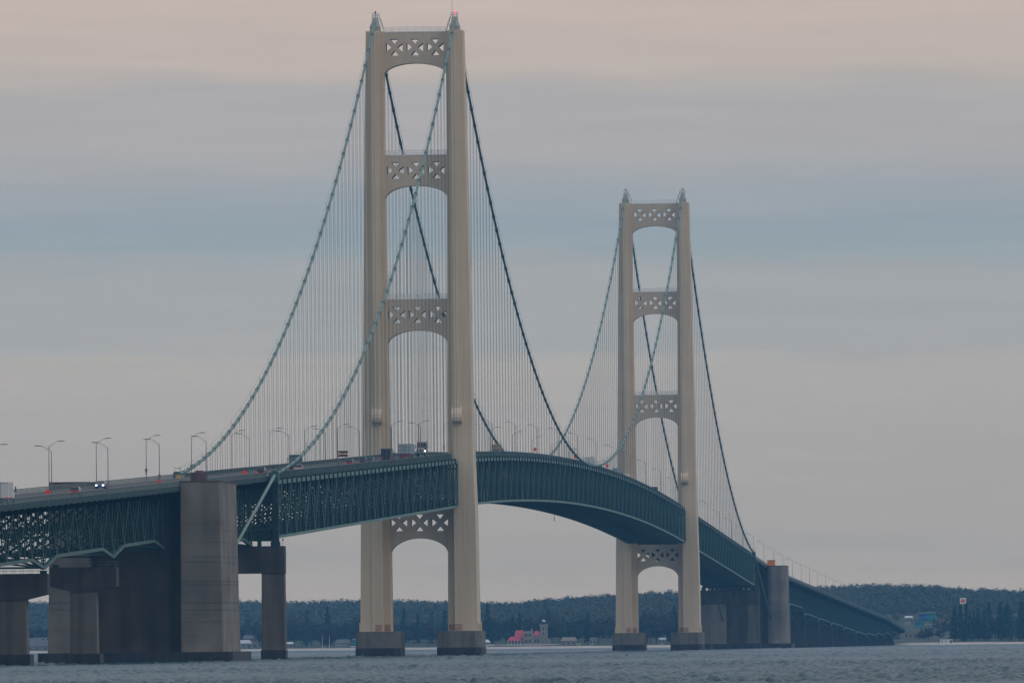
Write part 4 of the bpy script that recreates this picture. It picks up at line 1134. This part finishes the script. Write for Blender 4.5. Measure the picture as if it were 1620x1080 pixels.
for mt, nm, lb in (('near_forest', 'shore_wood', 'dark mixed wood close behind the opposite shore'), ('forest', 'far_wood', 'paler far off wooded ridge above the opposite shore')):
    VV, FF = WOODS[mt]
    VV = np.concatenate(VV).astype(np.float32); FF = np.concatenate(FF).astype(np.int32)
    me = bpy.data.meshes.new(nm); me.vertices.add(len(VV)); me.vertices.foreach_set('co', VV.ravel())
    me.loops.add(FF.size); me.loops.foreach_set('vertex_index', FF.ravel()); me.polygons.add(len(FF))
    me.polygons.foreach_set('loop_start', np.arange(0, FF.size, 4, dtype=np.int32)); me.polygons.foreach_set('loop_total', np.full(len(FF), 4, dtype=np.int32))
    me.update(); me.materials.append(MATS[mt])
    fw = bpy.data.objects.new(nm, me); COL.objects.link(fw); tag(fw, lb, 'wood', kind='stuff')

# ------------------------------------------------------------------ haze
hm = bpy.data.materials.new('haze'); hm.use_nodes = True; nt = hm.node_tree; nt.nodes.clear()
o_ = nt.nodes.new('ShaderNodeOutputMaterial'); pv = nt.nodes.new('ShaderNodeVolumePrincipled')
pv.inputs['Color'].default_value = (.20, .56, 1.0, 1); pv.inputs['Density'].default_value = 4.3e-5; pv.inputs['Anisotropy'].default_value = .15
nt.links.new(pv.outputs[0], o_.inputs['Volume'])
hb = MB().box(-5600, 5600, -3900, 9800, -90, 182).build('haze', hm); tag(hb, kind='stuff'); tag(hb, 'thin blue haze over the strait', 'haze')

# ------------------------------------------------------------------ sky and light
SUN_EL, SUN_AZ = R(30), R(112)      # azimuth measured from +Y (view direction) towards +X
wd_ = bpy.data.worlds.new('World'); sc.world = wd_; wd_.use_nodes = True; nt = wd_.node_tree; N = nt.nodes; L = nt.links; N.clear()
out = N.new('ShaderNodeOutputWorld'); bg = N.new('ShaderNodeBackground'); L.new(bg.outputs[0], out.inputs[0])
sky = N.new('ShaderNodeTexSky'); sky.sky_type = 'NISHITA'; sky.sun_disc = False; sky.sun_elevation = SUN_EL; sky.sun_rotation = SUN_AZ
sm = N.new('ShaderNodeMix'); sm.data_type = 'RGBA'; sm.blend_type = 'MULTIPLY'; sm.inputs[0].default_value = 1; sm.inputs[7].default_value = (.09,.09,.09,1)
L.new(sky.outputs[0], sm.inputs[6])
tc = N.new('ShaderNodeTexCoord'); sx = N.new('ShaderNodeSeparateXYZ'); L.new(tc.outputs['Generated'], sx.inputs[0])
mp = N.new('ShaderNodeMapping'); mp.inputs['Scale'].default_value = (22, 22, 150); L.new(tc.outputs['Generated'], mp.inputs[0])
nz = N.new('ShaderNodeTexNoise'); nz.inputs['Scale'].default_value = 1.6; nz.inputs['Detail'].default_value = 5; nz.inputs['Roughness'].default_value = .55; L.new(mp.outputs[0], nz.inputs['Vector'])
mr = N.new('ShaderNodeMapRange'); mr.inputs['From Min'].default_value = .3; mr.inputs['From Max'].default_value = .7; mr.inputs['To Min'].default_value = -.0012; mr.inputs['To Max'].default_value = .0012
L.new(nz.outputs['Fac'], mr.inputs['Value'])
ad = N.new('ShaderNodeMath'); L.new(sx.outputs['Z'], ad.inputs[0]); L.new(mr.outputs[0], ad.inputs[1])
m1 = N.new('ShaderNodeMapRange'); m1.inputs['From Min'].default_value = 0; m1.inputs['From Max'].default_value = .12; L.new(ad.outputs[0], m1.inputs['Value'])
rp = N.new('ShaderNodeValToRGB'); L.new(m1.outputs[0], rp.inputs['Fac'])
def s2l(c): return tuple((((v/255+.055)/1.055)**2.4 if v > 10 else v/255/12.92) for v in c)
cr = rp.color_ramp
KEY = [(1000, (214, 192, 169)), (880, (199, 184, 164)), (780, (205, 188, 167)), (660, (196, 184, 172)), (570, (193, 184, 173)), (550, (182, 179, 174)), (430, (176, 175, 173)), (400, (160, 171, 175)), (350, (157, 168, 176)), (290, (169, 171, 174)), (240, (181, 176, 175)), (150, (181, 176, 176)), (126, (190, 180, 173)), (100, (202, 186, 176)), (60, (202, 184, 175)), (10, (209, 189, 177))]
for i, (y, c) in enumerate(KEY):
    pos = (1017.3-y)/CAM['f']*1000/.12/1000; col = (*s2l(c), 1)
    if i < 2: e = cr.elements[i]; e.position = pos; e.color = col
    else: e = cr.elements.new(pos); e.color = col
e = cr.elements.new(.75); e.color = (*s2l((178,178,180)), 1); e = cr.elements.new(1.0); e.color = (*s2l((172,176,182)), 1)
mp2 = N.new('ShaderNodeMapping'); mp2.inputs['Scale'].default_value = (45, 45, 600); L.new(tc.outputs['Generated'], mp2.inputs[0])
nz2 = N.new('ShaderNodeTexNoise'); nz2.inputs['Scale'].default_value = 1.3; nz2.inputs['Detail'].default_value = 6; L.new(mp2.outputs[0], nz2.inputs['Vector'])
wr = N.new('ShaderNodeMapRange'); wr.inputs['From Min'].default_value = .3; wr.inputs['From Max'].default_value = .7; wr.inputs['To Min'].default_value = .972; wr.inputs['To Max'].default_value = 1.028; L.new(nz2.outputs['Fac'], wr.inputs['Value'])
zg = N.new('ShaderNodeMapRange'); zg.inputs['From Min'].default_value = .3; zg.inputs['From Max'].default_value = .9; zg.inputs['To Min'].default_value = 1; zg.inputs['To Max'].default_value = 1.8; L.new(sx.outputs['Z'], zg.inputs['Value'])
mu = N.new('ShaderNodeMath'); mu.operation = 'MULTIPLY'; L.new(wr.outputs[0], mu.inputs[0]); L.new(zg.outputs[0], mu.inputs[1])
mx = N.new('ShaderNodeMix'); mx.data_type = 'RGBA'; mx.inputs[0].default_value = .9
L.new(sm.outputs[2], mx.inputs[6]); L.new(rp.outputs[0], mx.inputs[7]); L.new(mx.outputs[2], bg.inputs[0]); L.new(mu.outputs[0], bg.inputs[1])
sl = bpy.data.lights.new('sun', 'SUN'); sl.energy = .5; sl.angle = R(14); sl.color = (1, .86, .72)
so = bpy.data.objects.new('sun', sl); COL.objects.link(so)
az = R(112)
dirv = Vector((math.sin(az)*math.cos(SUN_EL), math.cos(az)*math.cos(SUN_EL), math.sin(SUN_EL)))
so.rotation_euler = dirv.to_track_quat('Z', 'Y').to_euler(); so.location = (600, -800, 400)
sky.sun_rotation = az
sc.view_settings.view_transform = 'Standard'; sc.view_settings.look = 'None'; sc.view_settings.exposure = 0; sc.view_settings.gamma = 1
sc.cycles.volume_bounces = 1
for o in bpy.data.objects:
    if '_o' in o: del o['_o']
